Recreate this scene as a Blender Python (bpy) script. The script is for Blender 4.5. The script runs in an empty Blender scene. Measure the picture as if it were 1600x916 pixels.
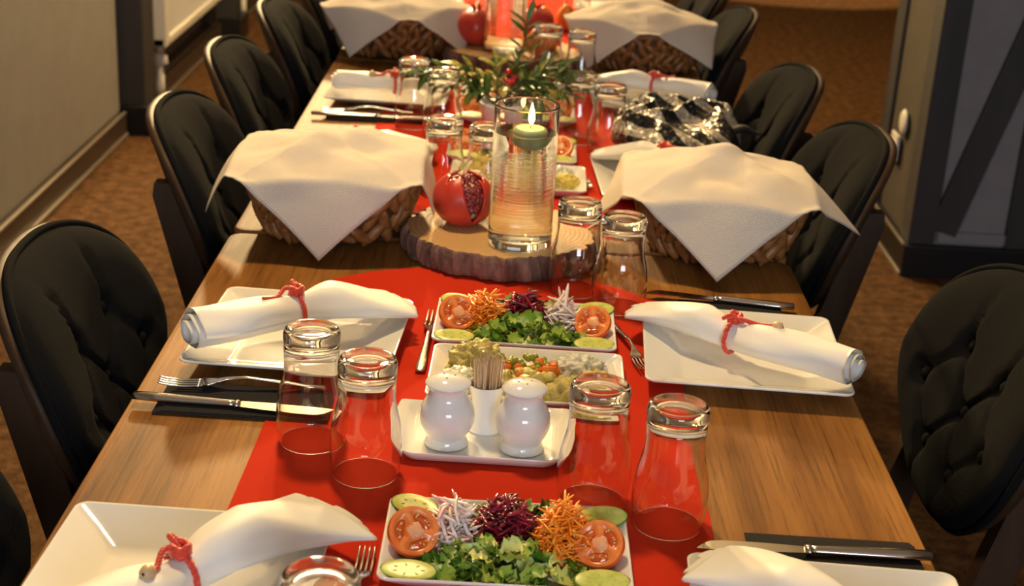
import bpy, bmesh, math, random
import numpy as np
from mathutils import Vector, Matrix, noise

PI = math.pi
random.seed(7)
C = bpy.context.scene.collection
SC = bpy.context.scene

# ------------------------------------------------------------------ camera
CAM_LOC = (-0.009, 0.0, 1.485)
PITCH, ROLL, YAW, FPX = math.radians(20.984), math.radians(3.29), math.radians(0.414), 2300.0
fw = Vector((math.sin(YAW) * math.cos(PITCH), math.cos(YAW) * math.cos(PITCH), -math.sin(PITCH)))
rt = Vector((math.cos(YAW), -math.sin(YAW), 0))
up = rt.cross(fw)
RR = rt * math.cos(ROLL) + up * math.sin(ROLL)
UU = -rt * math.sin(ROLL) + up * math.cos(ROLL)
cam_data = bpy.data.cameras.new('camera')
cam = bpy.data.objects.new('camera', cam_data)
C.objects.link(cam)
M = Matrix.Identity(4)
for i in range(3):
    M[i][0], M[i][1], M[i][2], M[i][3] = RR[i], UU[i], -fw[i], CAM_LOC[i]
cam.matrix_world = M
cam_data.sensor_width = 36.0
cam_data.lens = FPX / 1600.0 * 36.0
cam_data.clip_start, cam_data.clip_end = 0.05, 60
cam_data.dof.use_dof = True
cam_data.dof.focus_distance = 1.62
cam_data.dof.aperture_fstop = 8.0
SC.camera = cam

# ------------------------------------------------------------------ world, lights, exposure
SC.view_settings.view_transform = 'Standard'
SC.view_settings.look = 'None'
SC.view_settings.gamma = 1.0
SC.view_settings.exposure = 0.26
SC.view_settings.use_curve_mapping = False
world = bpy.data.worlds.new('world')
SC.world = world
world.use_nodes = True
world.node_tree.nodes['Background'].inputs[0].default_value = (1.0, 0.62, 0.32, 1)
world.node_tree.nodes['Background'].inputs[1].default_value = 0.05


def lamp(name, kind, loc, power, color, target=None, **kw):
    d = bpy.data.lights.new(name, kind)
    d.energy = power
    d.color = color
    for k, v in kw.items():
        setattr(d, k, v)
    o = bpy.data.objects.new(name, d)
    C.objects.link(o)
    o.location = loc
    if target is not None:
        o.rotation_euler = (Vector(target) - Vector(loc)).to_track_quat('-Z', 'Y').to_euler()
    return o


WARM = (1.0, 0.70, 0.33)
COOL = (0.86, 0.92, 1.0)
# key lamp at the far end of the room, then an added point fill
lamp('key_lamp', 'SPOT', (-1.2, 8.2, 2.9), 1300, WARM, (-0.25, 2.0, 0.75), spot_size=1.0, spot_blend=0.6, shadow_soft_size=0.16)
lamp('far_fill', 'POINT', (-0.35, 5.9, 2.6), 215, WARM, shadow_soft_size=0.08)  # unseen fill added to brighten the left wall, carpet and ceiling
# warm spots from above: two added fills, then the spotlight on the carpet
lamp('fill_spot', 'SPOT', (-0.75, 4.4, 2.7), 75, WARM, (-1.15, 4.2, 0), spot_size=1.6, spot_blend=0.6, shadow_soft_size=0.06)  # unseen fill added for the wall side carpet and left wall
lamp('fill_spot', 'SPOT', (-0.35, 2.3, 2.6), 110, WARM, (-0.3, 1.6, 0.75), spot_size=1.7, spot_blend=0.8, shadow_soft_size=0.12)  # unseen fill added to even out the key's falloff on the near table
lamp('pool_lamp', 'SPOT', (1.75, 9.95, 2.6), 420, WARM, (1.75, 9.95, 0), spot_size=0.75, spot_blend=0.12, shadow_soft_size=0.05)
# cool daylight from the windows behind the photographer
lamp('window_light', 'AREA', (0.6, -2.6, 1.9), 64, COOL, (0.0, 2.0, 0.7), shape='RECTANGLE', size=1.6, size_y=1.1)


# ------------------------------------------------------------------ materials
def mat(name, color=(0.8, 0.8, 0.8), rough=0.5, metal=0.0, spec=0.5, coat=0.0, trans=0.0, ior=1.45, sheen=0.0, sss=0.0):
    m = bpy.data.materials.new(name)
    m.use_nodes = True
    b = m.node_tree.nodes['Principled BSDF']
    b.inputs['Base Color'].default_value = (*color, 1)
    b.inputs['Roughness'].default_value = rough
    b.inputs['Metallic'].default_value = metal
    b.inputs['Specular IOR Level'].default_value = spec
    b.inputs['Coat Weight'].default_value = coat
    b.inputs['Transmission Weight'].default_value = trans
    b.inputs['IOR'].default_value = ior
    b.inputs['Sheen Weight'].default_value = sheen
    if sss:
        b.inputs['Subsurface Weight'].default_value = sss
        b.inputs['Subsurface Radius'].default_value = (0.004, 0.002, 0.001)
    return m


def N(m, kind, **inp):
    n = m.node_tree.nodes.new(kind)
    for k, v in inp.items():
        if k in n.inputs:
            n.inputs[k].default_value = v
        else:
            setattr(n, k, v)
    return n


def L(m, a, b):
    m.node_tree.links.new(a, b)


def bsdf(m):
    return m.node_tree.nodes['Principled BSDF']


def coords(m, scale=(1, 1, 1), kind='Object'):
    t = N(m, 'ShaderNodeTexCoord')
    mp = N(m, 'ShaderNodeMapping')
    mp.inputs['Scale'].default_value = scale
    L(m, t.outputs[kind], mp.inputs['Vector'])
    return mp.outputs['Vector']


def ramp(m, fac, stops):
    r = N(m, 'ShaderNodeValToRGB')
    e = r.color_ramp.elements
    while len(e) < len(stops):
        e.new(0.5)
    for s, (p, c) in zip(e, stops):
        s.position = p
        s.color = (*c, 1)
    L(m, fac, r.inputs['Fac'])
    return r.outputs['Color']


def bump(m, height, strength=0.3, dist=0.002):
    b = N(m, 'ShaderNodeBump')
    b.inputs['Strength'].default_value = strength
    b.inputs['Distance'].default_value = dist
    L(m, height, b.inputs['Height'])
    L(m, b.outputs['Normal'], bsdf(m).inputs['Normal'])


def noise_mat(name, stops, scale=20, detail=6, stretch=(1, 1, 1), rough=0.5, bstr=0.0, bdist=0.002, kind='Object', **kw):
    m = mat(name, stops[0][1], rough, **kw)
    v = coords(m, stretch, kind)
    n = N(m, 'ShaderNodeTexNoise', Scale=scale, Detail=detail, Roughness=0.62)
    L(m, v, n.inputs['Vector'])
    L(m, ramp(m, n.outputs['Fac'], stops), bsdf(m).inputs['Base Color'])
    if bstr:
        bump(m, n.outputs['Fac'], bstr, bdist)
    return m


def island_mat(name, stops, rough=0.5, **kw):
    """colour picked for each separate shred or leaf of a heap"""
    m = mat(name, stops[0][1], rough, **kw)
    g = N(m, 'ShaderNodeNewGeometry')
    L(m, ramp(m, g.outputs['Random Per Island'], stops), bsdf(m).inputs['Base Color'])
    return m


def make_wood():
    m = mat('table_oak', (0.4, 0.24, 0.1), 0.55, spec=0.13)
    v = coords(m, (1, 1, 1))
    big = N(m, 'ShaderNodeTexNoise', Scale=2.2, Detail=3)
    mp = N(m, 'ShaderNodeMapping')
    mp.inputs['Scale'].default_value = (9, 0.9, 1)
    L(m, v, mp.inputs['Vector'])
    L(m, mp.outputs['Vector'], big.inputs['Vector'])
    mp2 = N(m, 'ShaderNodeMapping')
    mp2.inputs['Scale'].default_value = (150, 5, 1)
    L(m, v, mp2.inputs['Vector'])
    fine = N(m, 'ShaderNodeTexNoise', Scale=1.6, Detail=8, Roughness=0.7)
    L(m, mp2.outputs['Vector'], fine.inputs['Vector'])
    c1 = ramp(m, big.outputs['Fac'], [(0.28, (0.150, 0.060, 0.013)), (0.5, (0.285, 0.121, 0.028)), (0.72, (0.40, 0.185, 0.046))])
    c2 = ramp(m, fine.outputs['Fac'], [(0.30, (0.30, 0.28, 0.26)), (0.47, (0.82, 0.80, 0.78)), (0.68, (1, 1, 1))])
    mx = N(m, 'ShaderNodeMix', data_type='RGBA', blend_type='MULTIPLY')
    mx.inputs['Factor'].default_value = 0.85
    L(m, c1, mx.inputs['A'])
    L(m, c2, mx.inputs['B'])
    mp3 = N(m, 'ShaderNodeMapping')
    mp3.inputs['Scale'].default_value = (4.5, 2.0, 0.0)
    L(m, v, mp3.inputs['Vector'])
    wob = N(m, 'ShaderNodeTexNoise', Scale=9.0, Detail=3)
    L(m, v, wob.inputs['Vector'])
    ad = N(m, 'ShaderNodeMix', data_type='VECTOR')
    ad.inputs['Factor'].default_value = 0.08
    L(m, mp3.outputs['Vector'], ad.inputs['A'])
    L(m, wob.outputs['Color'], ad.inputs['B'])
    vo = N(m, 'ShaderNodeTexVoronoi', Scale=1.0)
    L(m, ad.outputs['Result'], vo.inputs['Vector'])
    kn = ramp(m, vo.outputs['Distance'], [(0.0, (0.22, 0.17, 0.14)), (0.045, (0.45, 0.40, 0.36)), (0.11, (1, 1, 1))])
    mk = N(m, 'ShaderNodeMix', data_type='RGBA', blend_type='MULTIPLY')
    mk.inputs['Factor'].default_value = 0.8
    L(m, mx.outputs['Result'], mk.inputs['A'])
    L(m, kn, mk.inputs['B'])
    L(m, mk.outputs['Result'], bsdf(m).inputs['Base Color'])
    bump(m, fine.outputs['Fac'], 0.25, 0.001)
    return m


def make_carpet():
    m = mat('carpet', (0.2, 0.12, 0.06), 0.95, spec=0.1)
    v = coords(m, (1, 1, 1))
    a = N(m, 'ShaderNodeTexNoise', Scale=26, Detail=5, Roughness=0.65)
    b = N(m, 'ShaderNodeTexNoise', Scale=140, Detail=4, Roughness=0.7)
    L(m, v, a.inputs['Vector'])
    L(m, v, b.inputs['Vector'])
    c1 = ramp(m, a.outputs['Fac'], [(0.32, (0.045, 0.020, 0.008)), (0.5, (0.100, 0.048, 0.018)), (0.68, (0.155, 0.080, 0.033))])
    c2 = ramp(m, b.outputs['Fac'], [(0.33, (0.45, 0.43, 0.42)), (0.55, (1, 1, 1)), (0.7, (1.0, 1.0, 1.0))])
    mx = N(m, 'ShaderNodeMix', data_type='RGBA', blend_type='MULTIPLY')
    mx.inputs['Factor'].default_value = 0.9
    L(m, c1, mx.inputs['A'])
    L(m, c2, mx.inputs['B'])
    L(m, mx.outputs['Result'], bsdf(m).inputs['Base Color'])
    bump(m, b.outputs['Fac'], 0.6, 0.006)
    return m


def make_weave(name, color, rough, freq, strength=0.25, color2=None, spec=0.2, sheen=0.0, kind='Object'):
    """woven cloth: crossing threads as fine relief"""
    m = mat(name, color, rough, spec=spec, sheen=sheen)
    v = coords(m, (freq, freq, freq), kind)
    w1 = N(m, 'ShaderNodeTexWave', Scale=1.0, Distortion=0.6, Detail=1, bands_direction='X')
    w2 = N(m, 'ShaderNodeTexWave', Scale=1.0, Distortion=0.6, Detail=1, bands_direction='Y')
    L(m, v, w1.inputs['Vector'])
    L(m, v, w2.inputs['Vector'])
    mx = N(m, 'ShaderNodeMath', operation='MULTIPLY')
    L(m, w1.outputs['Fac'], mx.inputs[0])
    L(m, w2.outputs['Fac'], mx.inputs[1])
    if color2:
        L(m, ramp(m, mx.outputs['Value'], [(0.0, color2), (0.6, color)]), bsdf(m).inputs['Base Color'])
    bump(m, mx.outputs['Value'], strength, 0.0006)
    return m


def make_sequin():
    m = mat('zebra_sequins', (0.6, 0.58, 0.52), 0.33, metal=0.0)
    v = coords(m, (1, 1, 1))
    w = N(m, 'ShaderNodeTexWave', Scale=6.0, Distortion=5.0, Detail=1.5, bands_direction='DIAGONAL')
    w.inputs['Detail Scale'].default_value = 1.2
    L(m, v, w.inputs['Vector'])
    vo = N(m, 'ShaderNodeTexVoronoi', Scale=240)
    L(m, v, vo.inputs['Vector'])
    st = N(m, 'ShaderNodeMath', operation='GREATER_THAN')
    st.inputs[1].default_value = 0.50
    L(m, w.outputs['Fac'], st.inputs[0])
    mx = N(m, 'ShaderNodeMix', data_type='RGBA')
    mx.inputs['A'].default_value = (0.006, 0.006, 0.008, 1)
    sil = ramp(m, vo.outputs['Color'], [(0.2, (0.30, 0.27, 0.23)), (0.6, (0.80, 0.76, 0.68))])
    L(m, st.outputs['Value'], mx.inputs['Factor'])
    L(m, sil, mx.inputs['B'])
    L(m, mx.outputs['Result'], bsdf(m).inputs['Base Color'])
    mt = N(m, 'ShaderNodeMath', operation='MULTIPLY')
    mt.inputs[1].default_value = 0.55
    L(m, st.outputs['Value'], mt.inputs[0])
    L(m, mt.outputs['Value'], bsdf(m).inputs['Metallic'])
    # every sequin tilts its own way
    nm = N(m, 'ShaderNodeVectorMath', operation='SUBTRACT')
    nm.inputs[1].default_value = (0.5, 0.5, 0.5)
    L(m, vo.outputs['Color'], nm.inputs[0])
    sc = N(m, 'ShaderNodeVectorMath', operation='SCALE')
    sc.inputs['Scale'].default_value = 0.9
    L(m, nm.outputs['Vector'], sc.inputs[0])
    g = N(m, 'ShaderNodeNewGeometry')
    ad = N(m, 'ShaderNodeVectorMath', operation='ADD')
    L(m, g.outputs['Normal'], ad.inputs[0])
    L(m, sc.outputs['Vector'], ad.inputs[1])
    no = N(m, 'ShaderNodeVectorMath', operation='NORMALIZE')
    L(m, ad.outputs['Vector'], no.inputs[0])
    L(m, no.outputs['Vector'], bsdf(m).inputs['Normal'])
    return m


def make_emit(name, color, power):
    m = bpy.data.materials.new(name)
    m.use_nodes = True
    nt = m.node_tree
    nt.nodes.remove(nt.nodes['Principled BSDF'])
    e = nt.nodes.new('ShaderNodeEmission')
    e.inputs[0].default_value = (*color, 1)
    e.inputs[1].default_value = power
    nt.links.new(e.outputs[0], nt.nodes['Material Output'].inputs['Surface'])
    return m


def make_cut_tomato():
    return noise_mat('tomato_flesh', [(0.3, (0.76, 0.14, 0.025)), (0.6, (0.88, 0.26, 0.06)), (0.8, (0.92, 0.42, 0.16))], 60, 3, rough=0.25, spec=0.6, sss=0.2)


def make_slice_top():
    m = mat('slice_wood', (0.5, 0.3, 0.13), 0.6)
    v = coords(m)
    w = N(m, 'ShaderNodeTexWave', Scale=38, Distortion=2.5, Detail=3, wave_type='RINGS', rings_direction='Z')
    L(m, v, w.inputs['Vector'])
    L(m, ramp(m, w.outputs['Fac'], [(0.0, (0.40, 0.225, 0.085)), (0.5, (0.46, 0.27, 0.11)), (1.0, (0.50, 0.30, 0.125))]), bsdf(m).inputs['Base Color'])
    bump(m, w.outputs['Fac'], 0.2, 0.001)
    return m


MT = {
    'wood': make_wood(),
    'carpet': make_carpet(),
    'plaster': noise_mat('grey_plaster', [(0.3, (0.25, 0.232, 0.215)), (0.7, (0.28, 0.26, 0.24))], 12, 4, rough=0.9, spec=0.1),
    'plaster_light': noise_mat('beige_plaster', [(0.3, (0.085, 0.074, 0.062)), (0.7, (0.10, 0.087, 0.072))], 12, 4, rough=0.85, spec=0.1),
    'panel_grey': noise_mat('blue_grey_panel', [(0.3, (0.24, 0.225, 0.24)), (0.7, (0.27, 0.25, 0.265))], 15, 4, rough=0.8, spec=0.1),
    'timber_dark': noise_mat('dark_timber', [(0.3, (0.030, 0.028, 0.028)), (0.7, (0.046, 0.042, 0.042))], 14, 6, (1, 1, 0.15), rough=0.6, bstr=0.2),
    'black_plinth': mat('black_plinth', (0.008, 0.008, 0.009), 0.4),
    'skirting': mat('brown_skirting', (0.055, 0.038, 0.026), 0.45),
    'strip_metal': mat('aluminium_strip', (0.55, 0.50, 0.42), 0.35, metal=0.8),
    'white_enamel': mat('white_enamel', (0.72, 0.69, 0.62), 0.35),
    'chrome': mat('chrome', (0.75, 0.73, 0.70), 0.12, metal=1.0),
    'ceiling': mat('ceiling_paint', (0.75, 0.70, 0.62), 0.9),
    'black_metal': mat('black_metal', (0.02, 0.02, 0.02), 0.4, metal=0.5),
    'fabric': make_weave('charcoal_fabric', (0.0105, 0.0108, 0.0125), 0.95, 330, 0.4, (0.006, 0.006, 0.0068), 0.06, 0.0),
    'chair_wood': noise_mat('walnut_wood', [(0.3, (0.030, 0.015, 0.008)), (0.7, (0.050, 0.026, 0.013))], 10, 6, (6, 6, 0.6), rough=0.55, spec=0.25),
    'runner': make_weave('red_runner_cloth', (0.62, 0.040, 0.015), 0.9, 420, 0.35, (0.53, 0.032, 0.012), 0.05, 0.0),
    'porcelain': mat('white_porcelain', (0.80, 0.79, 0.76), 0.10, spec=0.55, coat=0.3),
    'satin': make_weave('white_satin_napkin', (0.84, 0.82, 0.77), 0.48, 2600, 0.12, None, 0.35, 0.2),
    'linen': make_weave('cream_bread_cloth', (0.80, 0.72, 0.63), 0.9, 105, 0.9, (0.54, 0.475, 0.41), 0.1, 0.0, 'UV'),
    'paper_black': noise_mat('black_paper_napkin', [(0.3, (0.022, 0.021, 0.022)), (0.7, (0.030, 0.028, 0.029))], 200, 2, rough=0.9, spec=0.1),
    'steel': mat('cutlery_steel', (0.70, 0.68, 0.64), 0.13, metal=1.0),
    'cord': noise_mat('red_silk_cord', [(0.3, (0.55, 0.03, 0.015)), (0.7, (0.75, 0.06, 0.025))], 300, 2, rough=0.45, sheen=0.3),
    'bead': mat('wooden_bead', (0.62, 0.42, 0.22), 0.4),
    'glass': mat('clear_glass', (0.98, 0.985, 0.98), 0.0, trans=1.0, ior=1.47),
    'water': mat('water', (0.99, 1.0, 1.0), 0.0, trans=1.0, ior=1.33),
    'bark': noise_mat('tree_bark', [(0.28, (0.035, 0.022, 0.016)), (0.5, (0.20, 0.115, 0.082)), (0.72, (0.38, 0.245, 0.19))], 24, 8, (1.5, 1.5, 0.35), rough=0.9, bstr=0.8, bdist=0.006),
    'slice': make_slice_top(),
    'rind': noise_mat('pomegranate_rind', [(0.3, (0.42, 0.025, 0.02)), (0.6, (0.58, 0.055, 0.03)), (0.8, (0.66, 0.16, 0.06))], 14, 5, rough=0.32, spec=0.5),
    'pith': noise_mat('pomegranate_pith', [(0.3, (0.62, 0.42, 0.16)), (0.7, (0.78, 0.60, 0.30))], 40, 3, rough=0.6),
    'aril': mat('pomegranate_seed', (0.22, 0.006, 0.010), 0.12, spec=0.7, coat=0.5),
    'wax': mat('green_candle_wax', (0.34, 0.42, 0.22), 0.4, sss=0.3),
    'wax_top': mat('yellow_candle_wax', (0.72, 0.66, 0.26), 0.35, sss=0.3),
    'flame': make_emit('candle_flame', (1.0, 0.62, 0.22), 42),
    'wick': mat('wick', (0.01, 0.01, 0.01), 0.9),
    'leaf': noise_mat('green_leaf', [(0.35, (0.045, 0.095, 0.018)), (0.65, (0.11, 0.17, 0.035))], 30, 3, rough=0.35, spec=0.5),
    'leaf_varieg': noise_mat('variegated_leaf', [(0.42, (0.08, 0.14, 0.03)), (0.56, (0.55, 0.47, 0.09))], 45, 3, rough=0.35, spec=0.5),
    'stem': mat('brown_stem', (0.09, 0.065, 0.03), 0.7),
    'berry': mat('red_berry', (0.55, 0.02, 0.02), 0.2, spec=0.6),
    'orange_husk': noise_mat('orange_husk', [(0.3, (0.62, 0.16, 0.015)), (0.7, (0.80, 0.32, 0.04))], 40, 4, rough=0.5),
    'tomato_skin': mat('tomato_skin', (0.80, 0.125, 0.022), 0.18, spec=0.6),
    'tomato': make_cut_tomato(),
    'tomato_core': noise_mat('tomato_core', [(0.3, (0.80, 0.30, 0.12)), (0.7, (0.85, 0.48, 0.26))], 90, 3, rough=0.35),
    'tomato_gel': mat('tomato_seed_gel', (0.62, 0.085, 0.010), 0.08, spec=0.7, coat=0.5),
    'cuke_skin': noise_mat('cucumber_skin', [(0.4, (0.045, 0.13, 0.015)), (0.65, (0.17, 0.29, 0.05))], 90, 3, rough=0.35),
    'cuke': noise_mat('cucumber_flesh', [(0.35, (0.46, 0.53, 0.07)), (0.65, (0.66, 0.68, 0.17))], 120, 3, rough=0.3, spec=0.5),
    'carrot': island_mat('grated_carrot', [(0.0, (0.88, 0.22, 0.010)), (1.0, (0.96, 0.38, 0.03))], 0.4),
    'beet': island_mat('grated_beetroot', [(0.0, (0.10, 0.004, 0.012)), (0.6, (0.24, 0.008, 0.028)), (1.0, (0.36, 0.02, 0.05))], 0.22, spec=0.6),
    'onion': island_mat('sliced_onion', [(0.0, (0.82, 0.66, 0.62)), (0.75, (0.88, 0.80, 0.74)), (1.0, (0.62, 0.26, 0.32))], 0.3),
    'lettuce': island_mat('chopped_lettuce', [(0.0, (0.055, 0.16, 0.012)), (0.35, (0.15, 0.30, 0.028)), (0.7, (0.40, 0.50, 0.08)), (1.0, (0.70, 0.72, 0.30))], 0.4),
    'mash': noise_mat('potato_mash', [(0.3, (0.44, 0.36, 0.09)), (0.7, (0.64, 0.55, 0.20))], 90, 5, rough=0.55, bstr=0.6, bdist=0.003),
    'mash_yellow': noise_mat('yellow_mash', [(0.3, (0.62, 0.46, 0.06)), (0.7, (0.76, 0.62, 0.16))], 90, 5, rough=0.55, bstr=0.6, bdist=0.003),
    'cream': noise_mat('herbed_yogurt', [(0.38, (0.36, 0.42, 0.28)), (0.5, (0.72, 0.71, 0.62)), (0.7, (0.80, 0.78, 0.70))], 95, 5, rough=0.4, bstr=0.5, bdist=0.003),
    'pea': mat('green_pea', (0.30, 0.34, 0.05), 0.35),
    'carrot_cube': mat('cooked_carrot', (0.78, 0.20, 0.02), 0.35),
    'potato': mat('cooked_potato', (0.66, 0.58, 0.20), 0.45),
    'toothpick': mat('toothpick_wood', (0.74, 0.52, 0.30), 0.6),
    'film': mat('clear_film', (0.97, 0.97, 0.97), 0.08, trans=1.0, ior=1.03),
    'strand': noise_mat('basket_strand', [(0.3, (0.13, 0.048, 0.013)), (0.55, (0.30, 0.125, 0.038)), (0.8, (0.46, 0.24, 0.10))], 30, 5, (1, 1, 1), rough=0.42, bstr=0.5, bdist=0.002, spec=0.5),
    'basket_core': mat('basket_core', (0.07, 0.032, 0.014), 0.8),
    'bread': noise_mat('bread_crumb', [(0.3, (0.62, 0.42, 0.12)), (0.7, (0.78, 0.60, 0.26))], 60, 5, rough=0.8, bstr=0.4),
    'crust': noise_mat('bread_crust', [(0.3, (0.36, 0.17, 0.04)), (0.7, (0.52, 0.28, 0.08))], 30, 4, rough=0.6),
    'sequin': make_sequin(),
    'black_cloth': mat('black_cloth', (0.008, 0.008, 0.009), 0.6),
    'dark_socket': mat('dark_socket', (0.02, 0.02, 0.02), 0.5),
}


# ------------------------------------------------------------------ mesh helpers
def mesh(name, V, F, material, parent=None, smooth=True, mats=None, fm=None):
    me = bpy.data.meshes.new(name)
    me.from_pydata([tuple(v) for v in V], [], [tuple(f) for f in F])
    for mm in (mats or [material]):
        me.materials.append(MT[mm] if isinstance(mm, str) else mm)
    if smooth:
        me.polygons.foreach_set('use_smooth', [True] * len(me.polygons))
    if fm is not None:
        me.polygons.foreach_set('material_index', fm)
    me.update()
    o = bpy.data.objects.new(name, me)
    C.objects.link(o)
    o.parent = parent
    return o


def tag(o, label, cat=None, group=None, kind=None):
    o['label'] = label
    if cat:
        o['category'] = cat
    if group:
        o['group'] = group
    if kind:
        o['kind'] = kind
    return o


def thing(name, label, cat, loc=(0, 0, 0), rz=0.0, group=None):
    o = bpy.data.objects.new(name, None)
    o.empty_display_size = 0.05
    C.objects.link(o)
    o.location = loc
    o.rotation_euler = (0, 0, rz)
    return tag(o, label, cat, group)


def struct(o, label=None):
    o['kind'] = 'structure'
    if label:
        o['label'] = label
    return o


def dup(root, loc=None, rz=None, label=None, scale=None, parent=None):
    r = root.copy()
    C.objects.link(r)
    r.parent = parent
    if loc is not None:
        r.location = loc
    if rz is not None:
        r.rotation_euler = (0, 0, rz)
    if scale is not None:
        r.scale = (scale,) * 3 if not hasattr(scale, '__len__') else scale
    if label:
        r['label'] = label
    for ch in [c for c in root.children]:
        dup(ch, parent=r)
    return r


def lathe(prof, n=40, close=False):
    """profile of (r, z); r == 0 makes a pole"""
    V, F, rings = [], [], []
    for r, z in prof:
        if r <= 1e-6:
            rings.append([len(V)])
            V.append((0, 0, z))
        else:
            rings.append(list(range(len(V), len(V) + n)))
            V += [(r * math.cos(2 * PI * i / n), r * math.sin(2 * PI * i / n), z) for i in range(n)]
    pairs = list(zip(rings, rings[1:]))
    if close:
        pairs.append((rings[-1], rings[0]))
    for a, b in pairs:
        if len(a) == 1 and len(b) == 1:
            continue
        for i in range(n):
            j = (i + 1) % n
            if len(a) == 1:
                F.append((a[0], b[j], b[i]))
            elif len(b) == 1:
                F.append((a[i], a[j], b[0]))
            else:
                F.append((a[i], a[j], b[j], b[i]))
    return V, F


def smooth_curve(pts, n, closed=False):
    P = [Vector(p) for p in pts]
    out = []
    m = len(P)
    segs = m if closed else m - 1
    for i in range(n if closed else n + 1):
        t = i / n * segs
        k = min(int(t), segs - 1)
        f = t - k
        if closed:
            a, b, c, d = P[(k - 1) % m], P[k % m], P[(k + 1) % m], P[(k + 2) % m]
        else:
            a, b, c, d = P[max(k - 1, 0)], P[k], P[k + 1], P[min(k + 2, m - 1)]
        out.append(0.5 * ((2 * b) + (c - a) * f + (2 * a - 5 * b + 4 * c - d) * f * f + (3 * b - a - 3 * c + d) * f ** 3))
    return out


def tube(pts, rad, n=8, closed=False, flat=1.0):
    P = [Vector(p) for p in pts]
    m = len(P)
    V, F = [], []
    nrm = None
    for i, p in enumerate(P):
        if closed:
            t = P[(i + 1) % m] - P[(i - 1) % m]
        else:
            t = P[min(i + 1, m - 1)] - P[max(i - 1, 0)]
        t = t.normalized() if t.length > 1e-9 else Vector((0, 0, 1))
        if nrm is None:
            nrm = t.orthogonal().normalized() if abs(t.z) > 0.9 else t.cross(Vector((0, 0, 1))).normalized()
        nrm = (nrm - t * nrm.dot(t)).normalized()
        b = t.cross(nrm)
        r = rad[i] if hasattr(rad, '__len__') else rad
        for k in range(n):
            a = 2 * PI * k / n
            V.append(p + nrm * (r * math.cos(a)) + b * (r * flat * math.sin(a)))
    for i in range(m if closed else m - 1):
        j = (i + 1) % m
        for k in range(n):
            l = (k + 1) % n
            F.append((i * n + k, i * n + l, j * n + l, j * n + k))
    if not closed:
        F.append(tuple(range(n - 1, -1, -1)))
        F.append(tuple((m - 1) * n + k for k in range(n)))
    return V, F


def box(cx, cy, cz, sx, sy, sz):
    V = [(cx + x * sx / 2, cy + y * sy / 2, cz + z * sz / 2) for z in (-1, 1) for y in (-1, 1) for x in (-1, 1)]
    F = [(0, 2, 3, 1), (4, 5, 7, 6), (0, 1, 5, 4), (2, 6, 7, 3), (0, 4, 6, 2), (1, 3, 7, 5)]
    return V, F


def join(*parts):
    V, F = [], []
    for v, f in parts:
        k = len(V)
        V += list(v)
        F += [tuple(i + k for i in q) for q in f]
    return V, F


def xf(part, m):
    return [m @ Vector(v) for v in part[0]], part[1]


def rbox(cx, cy, cz, sx, sy, sz, bev=0.005, seg=2):
    bm = bmesh.new()
    bmesh.ops.create_cube(bm, size=1)
    for v in bm.verts:
        v.co = Vector((v.co.x * sx, v.co.y * sy, v.co.z * sz))
    bmesh.ops.bevel(bm, geom=list(bm.edges), offset=bev, segments=seg, profile=0.5, affect='EDGES')
    bm.verts.ensure_lookup_table()
    V = [(v.co.x + cx, v.co.y + cy, v.co.z + cz) for v in bm.verts]
    F = [tuple(v.index for v in f.verts) for f in bm.faces]
    bm.free()
    return V, F


def grid_faces(nu, nv, wrap_u=False):
    F = []
    for j in range(nv - 1):
        for i in range(nu if wrap_u else nu - 1):
            k = (i + 1) % nu
            F.append((j * nu + i, j * nu + k, (j + 1) * nu + k, (j + 1) * nu + i))
    return F


def rounded_rect(hx, hy, r, seg=5):
    out = []
    for cx, cy, a0 in ((hx - r, hy - r, 0), (-hx + r, hy - r, PI / 2), (-hx + r, -hy + r, PI), (hx - r, -hy + r, 1.5 * PI)):
        for i in range(seg + 1):
            a = a0 + PI / 2 * i / seg
            out.append((cx + r * math.cos(a), cy + r * math.sin(a)))
    return out


def ring_mesh(rings, cap_first=True, cap_last=True):
    """rings of equal length (lists of 3D points) skinned one after the other"""
    n = len(rings[0])
    V = [p for r in rings for p in r]
    F = []
    for j in range(len(rings) - 1):
        for i in range(n):
            k = (i + 1) % n
            F.append((j * n + i, j * n + k, (j + 1) * n + k, (j + 1) * n + i))
    if cap_first:
        F.append(tuple(range(n - 1, -1, -1)))
    if cap_last:
        F.append(tuple((len(rings) - 1) * n + i for i in range(n)))
    return V, F


def blob(rx, ry, rz, amp=0.25, freq=60.0, seed=0, sub=4, flat=True):
    bm = bmesh.new()
    bmesh.ops.create_icosphere(bm, subdivisions=sub, radius=1.0)
    V = []
    for v in bm.verts:
        d = v.co.normalized()
        p = Vector((d.x * rx, d.y * ry, d.z * rz))
        n = noise.noise(p * freq + Vector((seed * 3.7, seed, 0))) + 0.5 * noise.noise(p * freq * 2.3 + Vector((seed, 9, seed)))
        p = p * (1 + amp * n)
        if flat and p.z < 0:
            p.z *= 0.15
        V.append(p)
    F = [tuple(q.index for q in f.verts) for f in bm.faces]
    bm.free()
    return V, F


TZ = 0.75      # table top height

# ================================================================== the room
FLOOR = struct(mesh('floor', *box(2.0, 4.0, -0.05, 9.0, 15.0, 0.1), 'carpet', smooth=False), 'brown mottled carpet')
struct(mesh('ceiling', *box(2.0, 4.0, 3.25, 9.0, 15.0, 0.1), 'ceiling', smooth=False))
struct(mesh('wall_back', *box(2.0, 11.55, 1.6, 9.0, 0.1, 3.2), 'plaster', smooth=False))
struct(mesh('wall_right', *box(6.55, 4.0, 1.6, 0.1, 15.0, 3.2), 'plaster', smooth=False))
struct(mesh('wall_front', *box(2.0, -3.55, 1.6, 9.0, 0.1, 3.2), 'plaster', smooth=False))
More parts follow.
